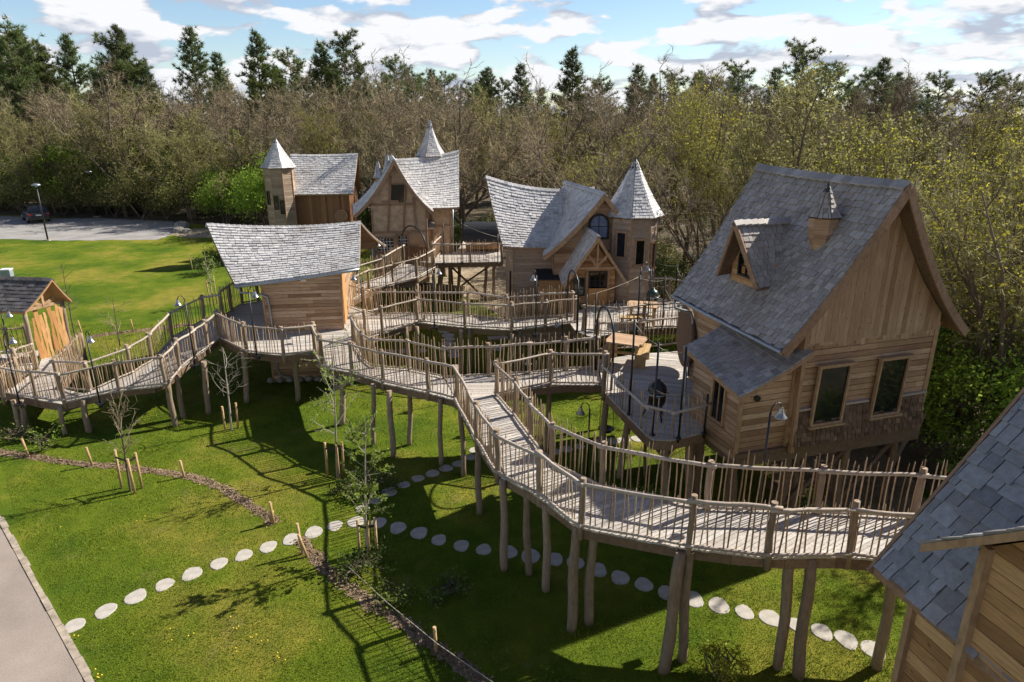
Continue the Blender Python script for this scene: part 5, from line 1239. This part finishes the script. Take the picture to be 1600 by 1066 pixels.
# grass blades on the near lawn
rs = np.random.RandomState(5)
NB = 380000
Yg = 8.5 + 24 * rs.rand(NB) ** 1.5; Xg = (rs.rand(NB) * 1.62 - .84) * Yg
RDa, RDn = ROADP
side = (Xg - RDa.x) * RDn.x + (Yg - RDa.y) * RDn.y
ok = side < -.25
okp = np.zeros(NB, bool)
for i in range(len(LAWN)):
    x0, y0 = LAWN[i]; x1, y1 = LAWN[(i + 1) % len(LAWN)]
    if y0 == y1: continue
    okp ^= ((y0 > Yg) != (y1 > Yg)) & (Xg < (x1 - x0) * (Yg - y0) / (y1 - y0) + x0)
STONES = []
for grp in (
    [(116, 978, 0), (165, 955, 0), (212, 933, 0), (257, 914, 0), (300, 897, 0), (342, 881, 0), (381, 868, 0), (419, 855, 0), (456, 843, 0), (490, 832, 0), (523, 822, 0), (556, 816, 0)],
    [(592, 817, 1), (622, 825, 1), (655, 833, 1), (686, 844, 1), (721, 853, 1), (756, 859, 1), (795, 863, 1), (829, 869, 1), (866, 874, 1), (899, 880, 1), (934, 891, 1), (969, 903, 1), (1006, 914, 1), (1042, 927, 1), (1083, 937, 1), (1123, 947, 1), (1163, 957, 1), (1203, 966, 1), (1244, 977, 1), (1284, 988, 1), (1322, 1000, 1), (1364, 1016, 1)],
    [(566, 796, 2), (588, 782, 2), (608, 769, 2), (631, 758, 2), (653, 748, 2), (676, 740, 2), (697, 732, 2), (716, 725, 2), (735, 715, 2), (742, 704, 2), (850, 712, 2), (868, 706, 2), (886, 702, 2), (905, 698, 2), (935, 692, 2), (958, 690, 2), (975, 688, 2), (996, 686, 2)],
    [(694, 518, 3), (700, 524, 3), (702, 530, 3), (700, 537, 3), (704, 544, 3), (708, 549, 3), (710, 556, 3), (608, 550, 3), (632, 549, 3), (658, 548, 3), (778, 545, 3)]):
    STONES += [(at(x, y), g_) for x, y, g_ in grp]
for p, _ in STONES: ok &= (Xg - p.x) ** 2 + (Yg - p.y) ** 2 > .2 ** 2
ok &= okp; Xg, Yg = Xg[ok], Yg[ok]; nt_ = len(Xg)
fx = np.repeat(np.array(FEET), 90, axis=0); Xg = np.concatenate([Xg, fx[:, 0] + rs.randn(len(fx)) * .16]); Yg = np.concatenate([Yg, fx[:, 1] + rs.randn(len(fx)) * .16]); n = len(Xg)
pat = np.sin(Xg * 1.7 + np.sin(Yg * 1.3) * 2) * np.sin(Yg * 1.9 + np.sin(Xg * .9) * 2)
dist = np.sqrt(Xg ** 2 + Yg ** 2 + 100)
hh_ = (.016 + .028 * rs.rand(n)) * (1 + .45 * pat) * np.where(rs.rand(n) < .04, 1.9, 1); hh_[nt_:] *= 3.2; wd = .0045 * dist / 14 * (1 + .6 * rs.rand(n)); az = rs.rand(n) * 6.283
co = np.zeros((n, 3, 3), np.float32)
co[:, 0, 0] = Xg - np.cos(az) * wd; co[:, 0, 1] = Yg - np.sin(az) * wd; co[:, 1, 0] = Xg + np.cos(az) * wd; co[:, 1, 1] = Yg + np.sin(az) * wd
co[:, 2, 0] = Xg + rs.randn(n) * .5 * hh_; co[:, 2, 1] = Yg + rs.randn(n) * .5 * hh_; co[:, 2, 2] = hh_
me = bpy.data.meshes.new('grass'); me.vertices.add(n * 3); me.vertices.foreach_set('co', co.ravel()); me.loops.add(n * 3); me.loops.foreach_set('vertex_index', np.arange(n * 3, dtype=np.int32))
me.polygons.add(n); me.polygons.foreach_set('loop_start', np.arange(0, n * 3, 3, dtype=np.int32)); me.polygons.foreach_set('loop_total', np.full(n, 3, np.int32)); me.update(calc_edges=True)
a_ = me.attributes.new('tone', 'FLOAT', 'FACE'); a_.data.foreach_set('value', np.clip(.42 + .16 * rs.randn(n) + .14 * pat, 0, 1).astype(np.float32))
me.materials.append(MATS['grass_blade']); go = bpy.data.objects.new('grass', me); COL.objects.link(go)
tag(go, 'short spring grass growing over the lawn around the walkways', 'grass'); go['kind'] = 'stuff'

# ------------------------------------------------------------------ stepping stones
SG = [('pale rounded stepping stone on the sunny lawn path from the road', 'stepping stones from the road'), ('pale rounded stepping stone on the path passing under the curved bridge', 'stepping stones under the curved bridge'),
      ('pale rounded stepping stone on the path towards the terrace swing', 'stepping stones towards the swing'), ('small pale stepping stone on the grass inside the ring of walkways', 'stepping stones inside the ring')]
for p, g_ in STONES:
    m = MB(); n = 14; r = U(.165, .205) if g_ != 3 else U(.24, .3); ph = U(0, 6); el = U(1.15, 1.3) if g_ < 2 else U(.95, 1.1); nn = 5
    prof_ = [(r * (1 + .06 * sin(3 * t + ph) + .06 * abs(cos(2 * t + ph)) + U(-.025, .025)), t) for t in [2 * pi * k / n for k in range(n)]]
    top = [p + Vector((cos(t) * q, sin(t) * q * el, .018)) for q, t in prof_]; mid = [p + Vector((cos(t) * q * 1.06, sin(t) * q * el * 1.06, .01)) for q, t in prof_]; bot = [v + Vector((0, 0, -.04)) for v in mid]
    m.poly(top, U(.3, .7))
    for k in range(n):
        k2 = (k + 1) % n; m.poly([mid[k], mid[k2], top[k2], top[k]], .4); m.poly([bot[k], bot[k2], mid[k2], mid[k]], .3)
    o = m.build('stepping_stone', 'stone', None, (p.x, p.y, 0)); tag(o, *[SG[g_][0], 'stepping stone', SG[g_][1]])
# dandelions
FL = [(355, 970), (368, 985), (266, 990), (420, 1005), (430, 1025), (395, 1000), (408, 1007), (440, 1030), (262, 1008), (120, 1000), (300, 998), (370, 1020), (500, 1000), (160, 1060), (150, 1052), (90, 825), (220, 815)]
m = MB()
for x, y in FL:
    for _ in range(R.choice([1, 2, 3])):
        p = at(x + U(-8, 8), y + U(-6, 6)); m.lathe(p, [(0, .05), (.02, .055), (.016, .066), (0, .08)], 7, .5)
o = m.build('dandelion', 'flower', None, at(300, 990)); tag(o, 'scattered yellow dandelion heads on the sunny front lawn', 'flowers'); o['kind'] = 'stuff'

# ------------------------------------------------------------------ lamps on posts
def lamp_proto():
    o = bpy.data.objects.new('lamp_post', None); COL.objects.link(o); o.empty_display_size = .3
    m = MB(); m.tube([(0, 0, -.05), (0, 0, 2.25)], [.026, .022], 8); m.build('pole', 'black_metal', o, (0, 0, 0))
    m = MB(); m.box((0, 0, .0), (.15, 0, 0), (0, .1, 0), (0, 0, .02)); m.box((.07, 0, -.06), (.03, 0, 0), (0, .08, 0), (0, 0, .06)); m.build('base_plate', 'black_metal', o, (0, 0, 0))
    m = MB(); m.tube([(0, 0, 2.2), (.02, 0, 2.36), (.1, 0, 2.44), (.2, 0, 2.42), (.25, 0, 2.3)], .015, 6); m.build('hook', 'black_metal', o, (0, 0, 0))
    m = MB(); m.lathe((.25, 0, 0), [(.025, 2.32), (.045, 2.29), (.052, 2.24), (.07, 2.19), (.115, 2.13), (.128, 2.11), (.115, 2.115), (.06, 2.18), (.0, 2.21)], 16)
    s = m.build('lamp_shade', 'lamp_metal', o, (0, 0, 0))
    m = MB(); m.lathe((.25, 0, 0), [(0, 2.06), (.03, 2.07), (.045, 2.1), (.035, 2.13)], 12); m.build('globe', 'white_paint', s, (0, 0, 0)); return o
LP = lamp_proto()
LAMPS = [(33, 631, .95, 10, 'black post lamp with bell shade at the far left corner of the entrance ramp'), (158, 629, 1.2, -35, 'black post lamp standing on the front edge of the entrance ramp'),
         (306, 570, 1.85, 180, 'black post lamp at the top of the entrance ramp'), (402, 555, 2.03, -20, 'black post lamp on the hut platform edge beside the zinc downpipe'),
         (570, 522, 2.05, 180, 'black post lamp at the gap between the hut and the ring bridge'), (604, 454, 2.15, 200, 'black post lamp on the ramp up to the half-timbered house'),
         (679, 511, 2.08, 10, 'black post lamp on the middle of the ring bridge'), (676, 578, 0, 180, 'black post lamp on the grass inside the ring bridge'),
         (837, 521, 2.12, 240, 'black post lamp on the ring bridge in front of the cottage wall'), (877, 588, 0, 200, 'black post lamp on the grass just left of the cottage terrace'),
         (836, 660, 0, 180, 'black post lamp standing behind the short level link bridge'), (917, 752, 0, 180, 'black post lamp on dark grass left of the tree-house terrace'),
         (1181, 805, 2.42, 20, 'black post lamp standing before the large tree house wall'), (26, 580, .9, 10, 'black post lamp left of the entrance shelter gate'), (996, 505, 2.2, 0, 'black post lamp on the cottage terrace beside the tower')]
for i, (x, y, z, a, lab) in enumerate(LAMPS):
    o = LP if i == 0 else copy_tree(LP)
    o.location = at(x, y, z) + Vector((0, -.06 if z else 0, 0)); o.rotation_euler = (0, 0, radians(a)); tag(o, lab, 'lamp', 'post lamps along the walkways')

# ------------------------------------------------------------------ slim posts with ropes, arches, gate
def rope_fence(label, L_, rows, z):
    f = thing('rope_fence', label, 'fence', at(L_[0][0], L_[0][1], z)); tops = []
    for x, y, yt in L_:
        b = at(x, y, z); t = atY(x, yt, b.y); m = MB(); m.tube([b - Vector((0, 0, .1)), (b.x, b.y, t.z)], .027, 7); m.lathe((b.x, b.y, z), [(.07, 0), (.07, .03), (.035, .05)], 8); m.build('post', 'black_metal', f); tops.append((b, t.z))
    for i, j, u in rows:
        a, b = tops[i], tops[j]; p = Vector((a[0].x, a[0].y, lerp(z, a[1], u))); q = Vector((b[0].x, b[0].y, lerp(z, b[1], u)))
        m = MB(); m.tube([lerp(p, q, k / 6) - Vector((0, 0, .25 * (1 - (k / 3 - 1) ** 2) * .3)) for k in range(7)], .009, 4); m.build('rope', 'rope', f)
rope_fence('slim black posts with sagging ropes round the tree-house terrace', [(983, 648, 500), (1019, 680, 535), (1060, 686, 542), (1100, 678, 616)], [(0, 1, .97), (1, 2, .95), (1, 2, .5), (2, 3, .55)], 2.5)
rope_fence('slim black posts with ropes round the towered cottage terrace', [(901, 518, 437), (914, 536, 460), (928, 552, 457), (995, 518, 430), (1011, 517, 420), (1034, 515, 434), (1058, 515, 475), (1021, 467, 407), (1054, 474, 412), (1061, 482, 427)], [(1, 3, .98), (3, 5, .95), (7, 8, .95), (8, 9, .9), (5, 6, .8)], 2.2)
rope_fence('slim black posts along the front of the high back terrace', [(694, 411, 348), (722, 411, 342), (778, 411, 366)], [(0, 1, .9), (1, 2, .9)], 2.4)
def arch(label, a, b, h):
    f = thing('arch', label, 'arch', (a + b) / 2); d = b - a; r = d.length / 2; m = MB()
    pts = [a] + [(a + b) / 2 - d / 2 * cos(k * pi / 10) + Vector((0, 0, h - r * .8 + r * .8 * sin(k * pi / 10))) for k in range(11)] + [b]
    m.tube(pts, .034, 8); m.build('hoop', 'black_metal', f); return f
f = arch('black metal arch at the entrance of the tree-house terrace', at(930, 578, 2.4), at(955, 612, 2.45), 2.25)
f = arch('black metal arch before the porch of the towered cottage', at(886, 500, 2.2), at(902, 518, 2.2), 2.15)
f = arch('black metal arch in front of the half-timbered house door', at(630, 417, 2.38), at(668, 432, 2.3), 2.3)
gt = thing('gate', 'low reddish board gate under the arch of the half-timbered house', 'gate', at(650, 408, 2.4))
m = MB(); a, b = at(634, 408, 2.42), at(666, 409, 2.42)
for k in range(8):
    p = lerp(a, b, (k + .5) / 8); m.box(p + Vector((0, 0, .42)), (b - a) / 18, (0, .015, 0), (0, 0, .4), U(.2, .8))
m.build('boards', 'red_board', gt); m = MB()
for z in (.15, .7): m.beam(a + Vector((0, .03, z)), b + Vector((0, .03, z)), .03, .08)
m.build('rail', 'timber', gt)

# ------------------------------------------------------------------ terrace furniture
def table(label, p, rot, sx, sy, h=.75):
    t = thing('picnic_table', label, 'table', p); t.rotation_euler = (0, 0, rot); O = (0, 0, 0)
    m = MB(); n = 6
    for k in range(n):
        y0 = -sy / 2 + sy * k / n; m.box((0, y0 + sy / n / 2, h), (sx / 2 - (.06 if k in (0, n - 1) else 0), 0, 0), (0, sy / n / 2 - .004, 0), (0, 0, .02), U(.3, .9))
    m.build('tabletop', 'larch_board', t, O)
    for x in (-1, 1):
        for y in (-1, 1):
            m = MB(); m.beam((x * sx * .38, y * sy * .36, 0), (x * sx * .36, y * sy * .3, h - .02), .09, .09, .5); m.build('leg', 'stake_wood', t, O)
    m = MB(); m.beam((-sx * .38, 0, .3), (sx * .38, 0, .3), .06, .08, .5); m.build('stretcher', 'stake_wood', t, O); return t
def bench(label, p, rot, ln, h=.45, w=.3, mat='stake_wood'):
    t = thing('bench', label, 'bench', p); t.rotation_euler = (0, 0, rot); O = (0, 0, 0)
    m = MB(); m.box((0, -w * .26, h), (ln / 2, 0, 0), (0, w * .24, 0), (0, 0, .025), .7); m.box((0, w * .26, h), (ln / 2, 0, 0), (0, w * .24, 0), (0, 0, .025), .5); m.build('seat', mat, t, O)
    for x in (-1, 1): m = MB(); m.box((x * ln * .38, 0, h / 2 - .02), (.03, 0, 0), (0, w * .42, 0), (0, 0, h / 2 - .01), .4); m.build('leg', mat, t, O)
table('square plank picnic table on the tree-house terrace', at(977, 566, 2.5), -.45, 1.15, 1.0)
bench('tan plank bench right of the tree-house terrace table', at(1005, 568, 2.5), 1.25, 1.2)
bench('tan plank bench left of the tree-house terrace table, behind the railing', at(950, 564, 2.5), 1.25, 1.1)
table('pale plank table on the cottage terrace below the tower', at(1003, 505, 2.2), -.2, 1.2, .9)
bench('low plank bench in front of the cottage terrace table', at(985, 514, 2.2), -.1, .9)
bench('pale slab bench on the grass beneath the ring bridge', at(778, 541, 0), .1, .9, .4, .35, 'rail_wood')
def kamado(label, p, s, mat):
    t = thing('barbecue', label, 'barbecue', p); t.rotation_euler = (0, 0, .5); O = (0, 0, 0)
    m = MB(); m.lathe((0, 0, 0), [(.08, .34 * s), (.17, .38 * s), (.23, .5 * s), (.25, .68 * s), (.25, .76 * s)], 20); m.build('bowl', mat, t, O)
    m = MB(); m.lathe((0, 0, 0), [(.25, .77 * s), (.245, .88 * s), (.21, 1.0 * s), (.13, 1.08 * s), (.07, 1.1 * s), (.065, 1.17 * s), (.0, 1.18 * s)], 20); o = m.build('lid', mat, t, O)
    m = MB(); m.tube([(.1, -.22, .87 * s), (.09, -.31, .86 * s), (-.09, -.31, .86 * s), (-.1, -.22, .87 * s)], .018, 6); m.build('handle', 'trim_wood', o, O)
    m = MB(); m.lathe((0, 0, 0), [(.252, .745 * s), (.258, .765 * s), (.252, .785 * s)], 20); m.build('band', 'zinc', t, O)
    for k in range(3):
        a = 2.1 * k + .3; m = MB(); m.tube([(.16 * cos(a), .16 * sin(a), .5 * s), (.34 * cos(a), .34 * sin(a), .0)], .022, 6); m.build('leg', 'black_metal', t, O)
kamado('black egg-shaped barbecue on splayed legs at the terrace railing', at(1024, 652, 2.5), .9, 'black_ceramic')
kamado('dark green egg-shaped barbecue beside the cottage tower', at(1018, 489, 2.2), .9, 'green_ceramic')
sw = thing('swing', 'basket swing on yellow ropes hanging beneath the terrace', 'swing', at(947, 672, .5))
q = at(947, 672, .5); m = MB(); m.lathe(q, [(0, -.05), (.18, -.04), (.24, .02), (.26, .06), (.23, .06), (.17, -.0), (0, -.02)], 16); m.build('seat', 'black_ceramic', sw)
for dx in (-.22, .22):
    m = MB(); m.tube([q + Vector((dx, 0, .05)), q + Vector((dx * .75, .0, 1.75))], .014, 5); m.build('rope', 'yellow_rope', sw)
# barrel sauna on the high terrace
bs = thing('barrel_cabin', 'barrel-shaped wooden cabin with black felt roof on the high back terrace', 'cabin', (-1.7, 39.4, 2.4))
c0, rr = Vector((-2.65, 39.4, 3.2)), .82; m = MB(); mr_ = MB()
for k in range(28):
    t0, t1 = 2 * pi * k / 28, 2 * pi * (k + 1) / 28; P = lambda t, x, r=rr: Vector((c0.x + x, c0.y - r * cos(t), c0.z + r * sin(t)))
    top = sin((t0 + t1) / 2) > -.12
    m.faces([P(t0, 0), P(t1, 0), P(t1, 1.9), P(t0, 1.9), P(t0, 0, rr - .04), P(t1, 0, rr - .04), P(t1, 1.9, rr - .04), P(t0, 1.9, rr - .04)], [(0, 1, 2, 3), (4, 5, 6, 7), (0, 1, 5, 4), (3, 2, 6, 7)], U(.2, .8))
    if top: mr_.hexa([P(t0, -.08, rr + .005), P(t1, -.08, rr + .005), P(t1, 1.98, rr + .005), P(t0, 1.98, rr + .005)], [P(t0, -.08, rr + .03), P(t1, -.08, rr + .03), P(t1, 1.98, rr + .03), P(t0, 1.98, rr + .03)], .5)
m.build('staves', 'fresh_siding', bs); mr_.build('roof', 'felt_roof', bs)
for x in (.1, 1.8):
    m = MB(); m.lathe(c0 + Vector((x, 0, 0)), [(0, .02), (rr - .05, .02), (rr - .05, -.02), (0, -.02)], 28, .5, axis=(1, 0, 0), sm=False); m.build('end_panel', 'trim_wood', bs)
    m = MB(); m.box(c0 + Vector((x, 0, -.72)), (.08, 0, 0), (0, .6, 0), (0, 0, .1)); m.build('cradle', 'beam_wood', bs)

# ------------------------------------------------------------------ car, car-park lamps, box, rocks
car = thing('car', 'dark grey estate car parked at the far end of the gravel, seen from behind', 'car', at(57, 345)); car.rotation_euler = (0, 0, radians(42)); O = (0, 0, 0)
st = [(-2.3, .45, .8, .8), (-2.28, .35, 1.0, .88), (-2.1, .3, 1.02, .92), (-1.2, .28, 1.0, .94), (.0, .28, .98, .94), (1.1, .28, .97, .94), (1.9, .3, .9, .9), (2.25, .35, .75, .8), (2.3, .45, .65, .7)]
m = MB(); rings = []
for y, zb, zt, w in st:
    rings.append([(-w, y, zb + .12), (-w * .94, y, zb), (w * .94, y, zb), (w, y, zb + .12), (w, y, zt - .12), (w * .93, y, zt), (-w * .93, y, zt), (-w, y, zt - .12)])
for r0_, r1_ in zip(rings, rings[1:]):
    for k in range(8): m.poly([r0_[k], r0_[(k + 1) % 8], r1_[(k + 1) % 8], r1_[k]], .5, True)
m.poly(rings[0]); m.poly(rings[-1]); m.build('body', 'car_paint', car, O)
m = MB(); cab = [(-2.12, 1.0, .86), (-1.75, 1.58, .66), (-1.2, 1.66, .66), (.1, 1.66, .65), (.55, 1.58, .64), (1.25, .99, .84)]
for (y0, z0, w0_), (y1, z1, w1_) in zip(cab, cab[1:]):
    m.poly([(-w0_, y0, z0), (w0_, y0, z0), (w1_, y1, z1), (-w1_, y1, z1)], .5, True)
for s_ in (-1, 1): m.poly([(s_ * w, y, z) for y, z, w in cab] + [(s_ * .86, 0, 1.0)], .5)
m.build('cabin', 'car_paint', car, O)
m = MB(); g2 = lambda a, b, t, e: tuple(Vector(a).lerp(Vector(b), t) + Vector(e))
m.poly([(-.72, -2.08, 1.1), (.72, -2.08, 1.1), (.6, -1.82, 1.5), (-.6, -1.82, 1.5)]); m.build('rear_window', 'car_glass', car, O)
m = MB(); m.poly([(-.74, 1.14, 1.07), (.74, 1.14, 1.07), (.6, .62, 1.52), (-.6, .62, 1.52)]); m.build('windscreen', 'car_glass', car, O)
for s_ in (-1, 1):
    m = MB(); m.poly([(s_ * .845, -1.85, 1.08), (s_ * .845, .85, 1.07), (s_ * .7, .45, 1.52), (s_ * .715, -1.5, 1.54)]); m.build('side_window', 'car_glass', car, O)
    m = MB(); m.box((s_ * .72, -2.27, .86), (.13, 0, 0), (0, .03, 0), (0, 0, .08)); m.build('tail_light', 'red_lens', car, O)
    m = MB(); m.box((s_ * .7, 2.2, .72), (.14, 0, 0), (0, .06, 0), (0, 0, .06)); m.build('headlight', 'white_paint', car, O)
    m = MB(); m.box((s_ * .98, .75, 1.02), (.09, 0, 0), (0, .06, 0), (0, 0, .06)); m.build('wing_mirror', 'car_paint', car, O)
    for y in (-1.4, 1.4):
        m = MB(); m.lathe((s_ * .82, y, .34), [(0, -.1), (.3, -.1), (.34, -.06), (.34, .06), (.3, .1), (0, .1)], 18, .5, axis=(1, 0, 0)); o = m.build('wheel', 'tyre', car, O)
        m = MB(); m.lathe((s_ * .925, y, .34), [(0, .01), (.2, .01), (.21, 0)], 14, .5, axis=(s_, 0, 0)); m.build('rim', 'rim', o, O)
m = MB(); m.box((0, -2.31, .78), (.26, 0, 0), (0, .008, 0), (0, 0, .055)); m.build('number_plate', 'white_paint', car, O)
m = MB(); m.box((0, -2.3, .45), (.8, 0, 0), (0, .05, 0), (0, 0, .1)); m.build('bumper', 'black_ceramic', car, O)
for (x, y, yt), lab in (((75, 376, 290), 'tall dome-headed lamp post at the front edge of the car park'), ((152, 339, 269), 'tall dome-headed lamp post before the trees behind the car park')):
    b = at(x, y); h = atY(x, yt, b.y).z; t = thing('street_lamp', lab, 'lamp', b)
    m = MB(); m.tube([b, b + Vector((0, 0, h))], [.07, .05], 8); m.build('pole', 'black_metal', t)
    m = MB(); m.lathe(b + Vector((0, 0, h)), [(.06, -.15), (.12, -.05), (.36, .0), (.3, .1), (.12, .16), (0, .17)], 16); m.build('lamp_head', 'zinc', t)
    m = MB(); m.box(b + Vector((0, 0, .03)), (.25, 0, 0), (0, .25, 0), (0, 0, .05)); m.build('footing', 'kerb_stone', t)
p = at(12, 433); t = thing('utility_box', 'small grey utility box with pale lid standing on the left lawn', 'box', p)
m = MB(); m.box(p + Vector((0, 0, .25)), (.28, .05, 0), (-.05, .24, 0), (0, 0, .22)); m.build('body', 'box_plastic', t); m = MB(); m.box(p + Vector((0, 0, .5)), (.3, .05, 0), (-.05, .26, 0), (0, 0, .035)); m.build('lid', 'white_paint', t)
def rock(p, r, label, grp=None):
    m = MB(); c = p + Vector((0, 0, r * .3)); ph = U(0, 6)
    m.lathe(c, [(0, -r * .6), (r * .8, -r * .5), (r * 1.05, -r * .05), (r * .8, r * .45), (r * .3, r * .62), (0, r * .62)], 8, .5, axis=(U(-.3, .3), U(-.3, .3), 1), sm=False); tag(m.build('boulder', 'boulder', None, p), label, 'rock', grp)
rock(at(285, 357), .7, 'large pale boulder at the end of the gravel car park'); rock(at(280, 363), .5, 'darker boulder beside the large pale one')
rock(at(292, 364), .42, 'small boulder at the edge of the earth track')

# ------------------------------------------------------------------ young trees with stakes, single stakes, rope, weeds
def sapling(name, label, px, top, wid, leaves, leaf='leaf_bright', vase=False, n=12, lo=.35, bark='pale_bark', cat='young tree'):
    b = at(*px); h = atY(px[0], top, b.y).z; t = thing(name, label, cat, b); T_ = MB(); K_ = MB(); LV = MB()
    tp, td = limb(T_, b - Vector((0, 0, .05)), Vector((U(-.04, .04), U(-.04, .04), 1)), h, .035, .008, 6, 7, .06, .02)
    for i in range(n):
        p, d = along(tp, U(lo, .92)); az = U(0, 6.28); k = 1.1 if vase else .55
        bp, bd = limb(K_, p, Vector((cos(az), sin(az), k * U(.6, 1.6))), wid * U(.55, 1.1), .011, .004, 4, 4, .3, .25)
        for q in range(5):
            p2, d2 = along(bp, U(.25, 1)); tw, _ = limb(K_, p2, d2 + rv(.5), wid * U(.2, .45), .006, .003, 3, 2, .3, .2)
            for _ in range(leaves): leafq(LV, along(tw, U(.1, 1))[0] + rv(.03), U(.035, .065), U(.2, 1))
    T_.build('trunk', bark, t); c = K_.build('crown', 'twig' if bark == 'bark' else bark, t)
    if LV.f: LV.build('foliage', leaf, c)
    return t
def stake(px, h, label, lean=(0, 0), r=.035, grp=None):
    b = at(*px); m = MB(); m.tube([b - Vector((0, 0, .1)), b + Vector((lean[0], lean[1], h))], [r, r], 8, U(.3, .8)); tag(m.build('stake', 'stake_wood', None, b), label, 'stake', grp)
def stakes(L_, h, label):
    b0 = at(*L_[0]); t = thing('tree_stakes', label, 'stakes', b0); ps = []
    for x, y in L_:
        b = at(x, y); ps.append(b); m = MB(); m.tube([b - Vector((0, 0, .1)), b + Vector((U(-.03, .03), U(-.03, .03), h * U(.93, 1.07)))], .036, 8, U(.3, .8)); m.build('stake', 'stake_wood', t)
    m = MB()
    for a, b in zip(ps, ps[1:]): m.beam(a + Vector((0, 0, h * .85)), b + Vector((0, 0, h * .85)), .02, .05)
    m.build('tie', 'black_metal', t)
sapling('young_tree', 'bare vase-shaped young tree between three stakes on the sunny lawn', (204, 768), 632, .75, 0, vase=True, n=22, lo=.45, bark='bark')
stakes([(190, 763), (211, 771), (222, 763)], 1.15, 'three tan stakes round the vase-shaped young tree')
sapling('young_tree', 'bare young tree with long loose twigs below the hut platform', (362, 673), 545, .9, 0, n=12, lo=.3)
stakes([(352, 673), (372, 669)], .85, 'pair of stakes beside the bare young tree below the hut')
sapling('young_tree', 'tall young tree with budding leaves before the walkway corner', (527, 746), 520, .95, 3, n=20, lo=.3)
stakes([(512, 744), (530, 748), (537, 741)], 1.05, 'three stakes round the budding young tree')
sapling('young_birch', 'small birch with fresh leaves and white trunk where the stone paths meet', (573, 870), 655, .7, 9, 'leaf_bright', n=22, lo=.3)
stakes([(562, 869), (577, 874), (589, 869)], 1.0, 'three stakes round the small birch')
sapling('young_tree', 'bare thin young tree behind the entrance ramp', (197, 596), 465, .7, 0, n=16, lo=.35, bark='bark')
sapling('young_tree', 'bare thin young tree beside the entrance shelter', (118, 528), 412, .6, 0, n=16, lo=.35, bark='bark')
sapling('young_tree', 'young tree with pale leaves left of the bright hut roof', (334, 478), 385, .6, 4, n=16, lo=.3)
stakes([(329, 478), (339, 475)], 1.5, 'pair of stakes left of the bright hut roof')
sapling('young_tree', 'bare slim young tree standing inside the ring bridge', (480, 372), 300, 1.0, 0, n=14) if False else None
for px, h, lab, ln in [((288, 746), .55, 'short stake on the mulch strip right of the vase-shaped tree', (-.04, 0)), ((428, 819), .65, 'taller stake at the end of the upper mulch strip', (-.03, 0)), ((421, 817), .35, 'leaning stump stake at the end of the upper mulch strip', (.12, 0)),
                       ((145, 728), .62, 'stake on the mulch strip below the ramp post', (-.08, 0)), ((46, 714), .62, 'stake beside the small plant at the left', (-.1, 0)), ((473, 866), .85, 'upright stake where the stone path meets the lower mulch strip', (-.05, 0)),
                       ((482, 871), .6, 'slanting stake at the head of the lower mulch strip', (-.2, .05)), ((682, 1019), .6, 'lone rope stake on the lower mulch strip', (-.02, 0)), ((209, 518), .6, 'stake on the lawn behind the entrance ramp', (-.05, 0)),
                       ((131, 530), .9, 'leaning stake right of the entrance shelter', (-.1, 0)), ((301, 422), .8, 'dark stake on the back lawn by the low bush', (-.05, 0))]:
    stake(px, h, lab, ln)
a, b, c = at(540, 882, .4), at(682, 1005, .45), at(860, 1120, .4); m = MB(); m.tube([a, lerp(a, b, .5) - Vector((0, 0, .06)), b, lerp(b, c, .5) - Vector((0, 0, .06)), c], .008, 5); tag(m.build('rope_line', 'rope', None, a), 'thin pale rope strung along the lower mulch strip', 'rope')
def weed(px, h, w, label, mat, n=260, size=.05, cat='plant', name='low_plant'):
    p = at(*px); T_, K_ = shrub(int(px[0] * 7 + px[1]), h, w, n, size, mat, 14, 6); o = plant_proto(name, [('stem', T_, 'bark'), ('foliage', K_, mat)]); o.location = p; tag(o, label, cat)
weed((70, 700), .8, 1.1, 'sparse leafy low plant under the left end of the ramp', 'leaf_bright', 170)
weed((22, 690), .6, 1.0, 'thin olive plant at the left edge beside the mulch', 'leaf_olive', 150)
weed((585, 765), .5, 1.3, 'dark leafy low plant behind the small birch', 'leaf_dark', 900)
weed((545, 770), .35, .9, 'small dark weed patch left of the small birch', 'leaf_dark', 500)
weed((575, 893), .35, 1.3, 'dark weeds round the foot of the small birch', 'leaf_dark', 800)
weed((620, 935), .35, .9, 'weeds beside the lower mulch strip', 'leaf_green', 300)
weed((700, 930), .3, 1.0, 'dark weeds on the shaded lawn right of the mulch', 'leaf_dark', 400)
weed((1128, 1062), .75, .9, 'small yellow-leaved bush at the bottom of the shaded lawn', 'leaf_yellow', 1100, .038, 'bush', 'young_bush')
weed((318, 428), 1.1, 1.6, 'dark low bush on the back lawn left of the hut', 'leaf_dark', 1500, .07, 'bush', 'young_bush')
weed((340, 412), 1.2, 1.6, 'second low bush on the back lawn, nearest the bright roof', 'leaf_green', 1200, .07, 'bush', 'young_bush')
weed((1250, 800), .5, 1.2, 'bright grassy weeds under the large tree house', 'leaf_bright', 500, .06)
weed((1010, 790), .4, 1.2, 'bright weeds below the tree-house terrace', 'leaf_bright', 500, .05)
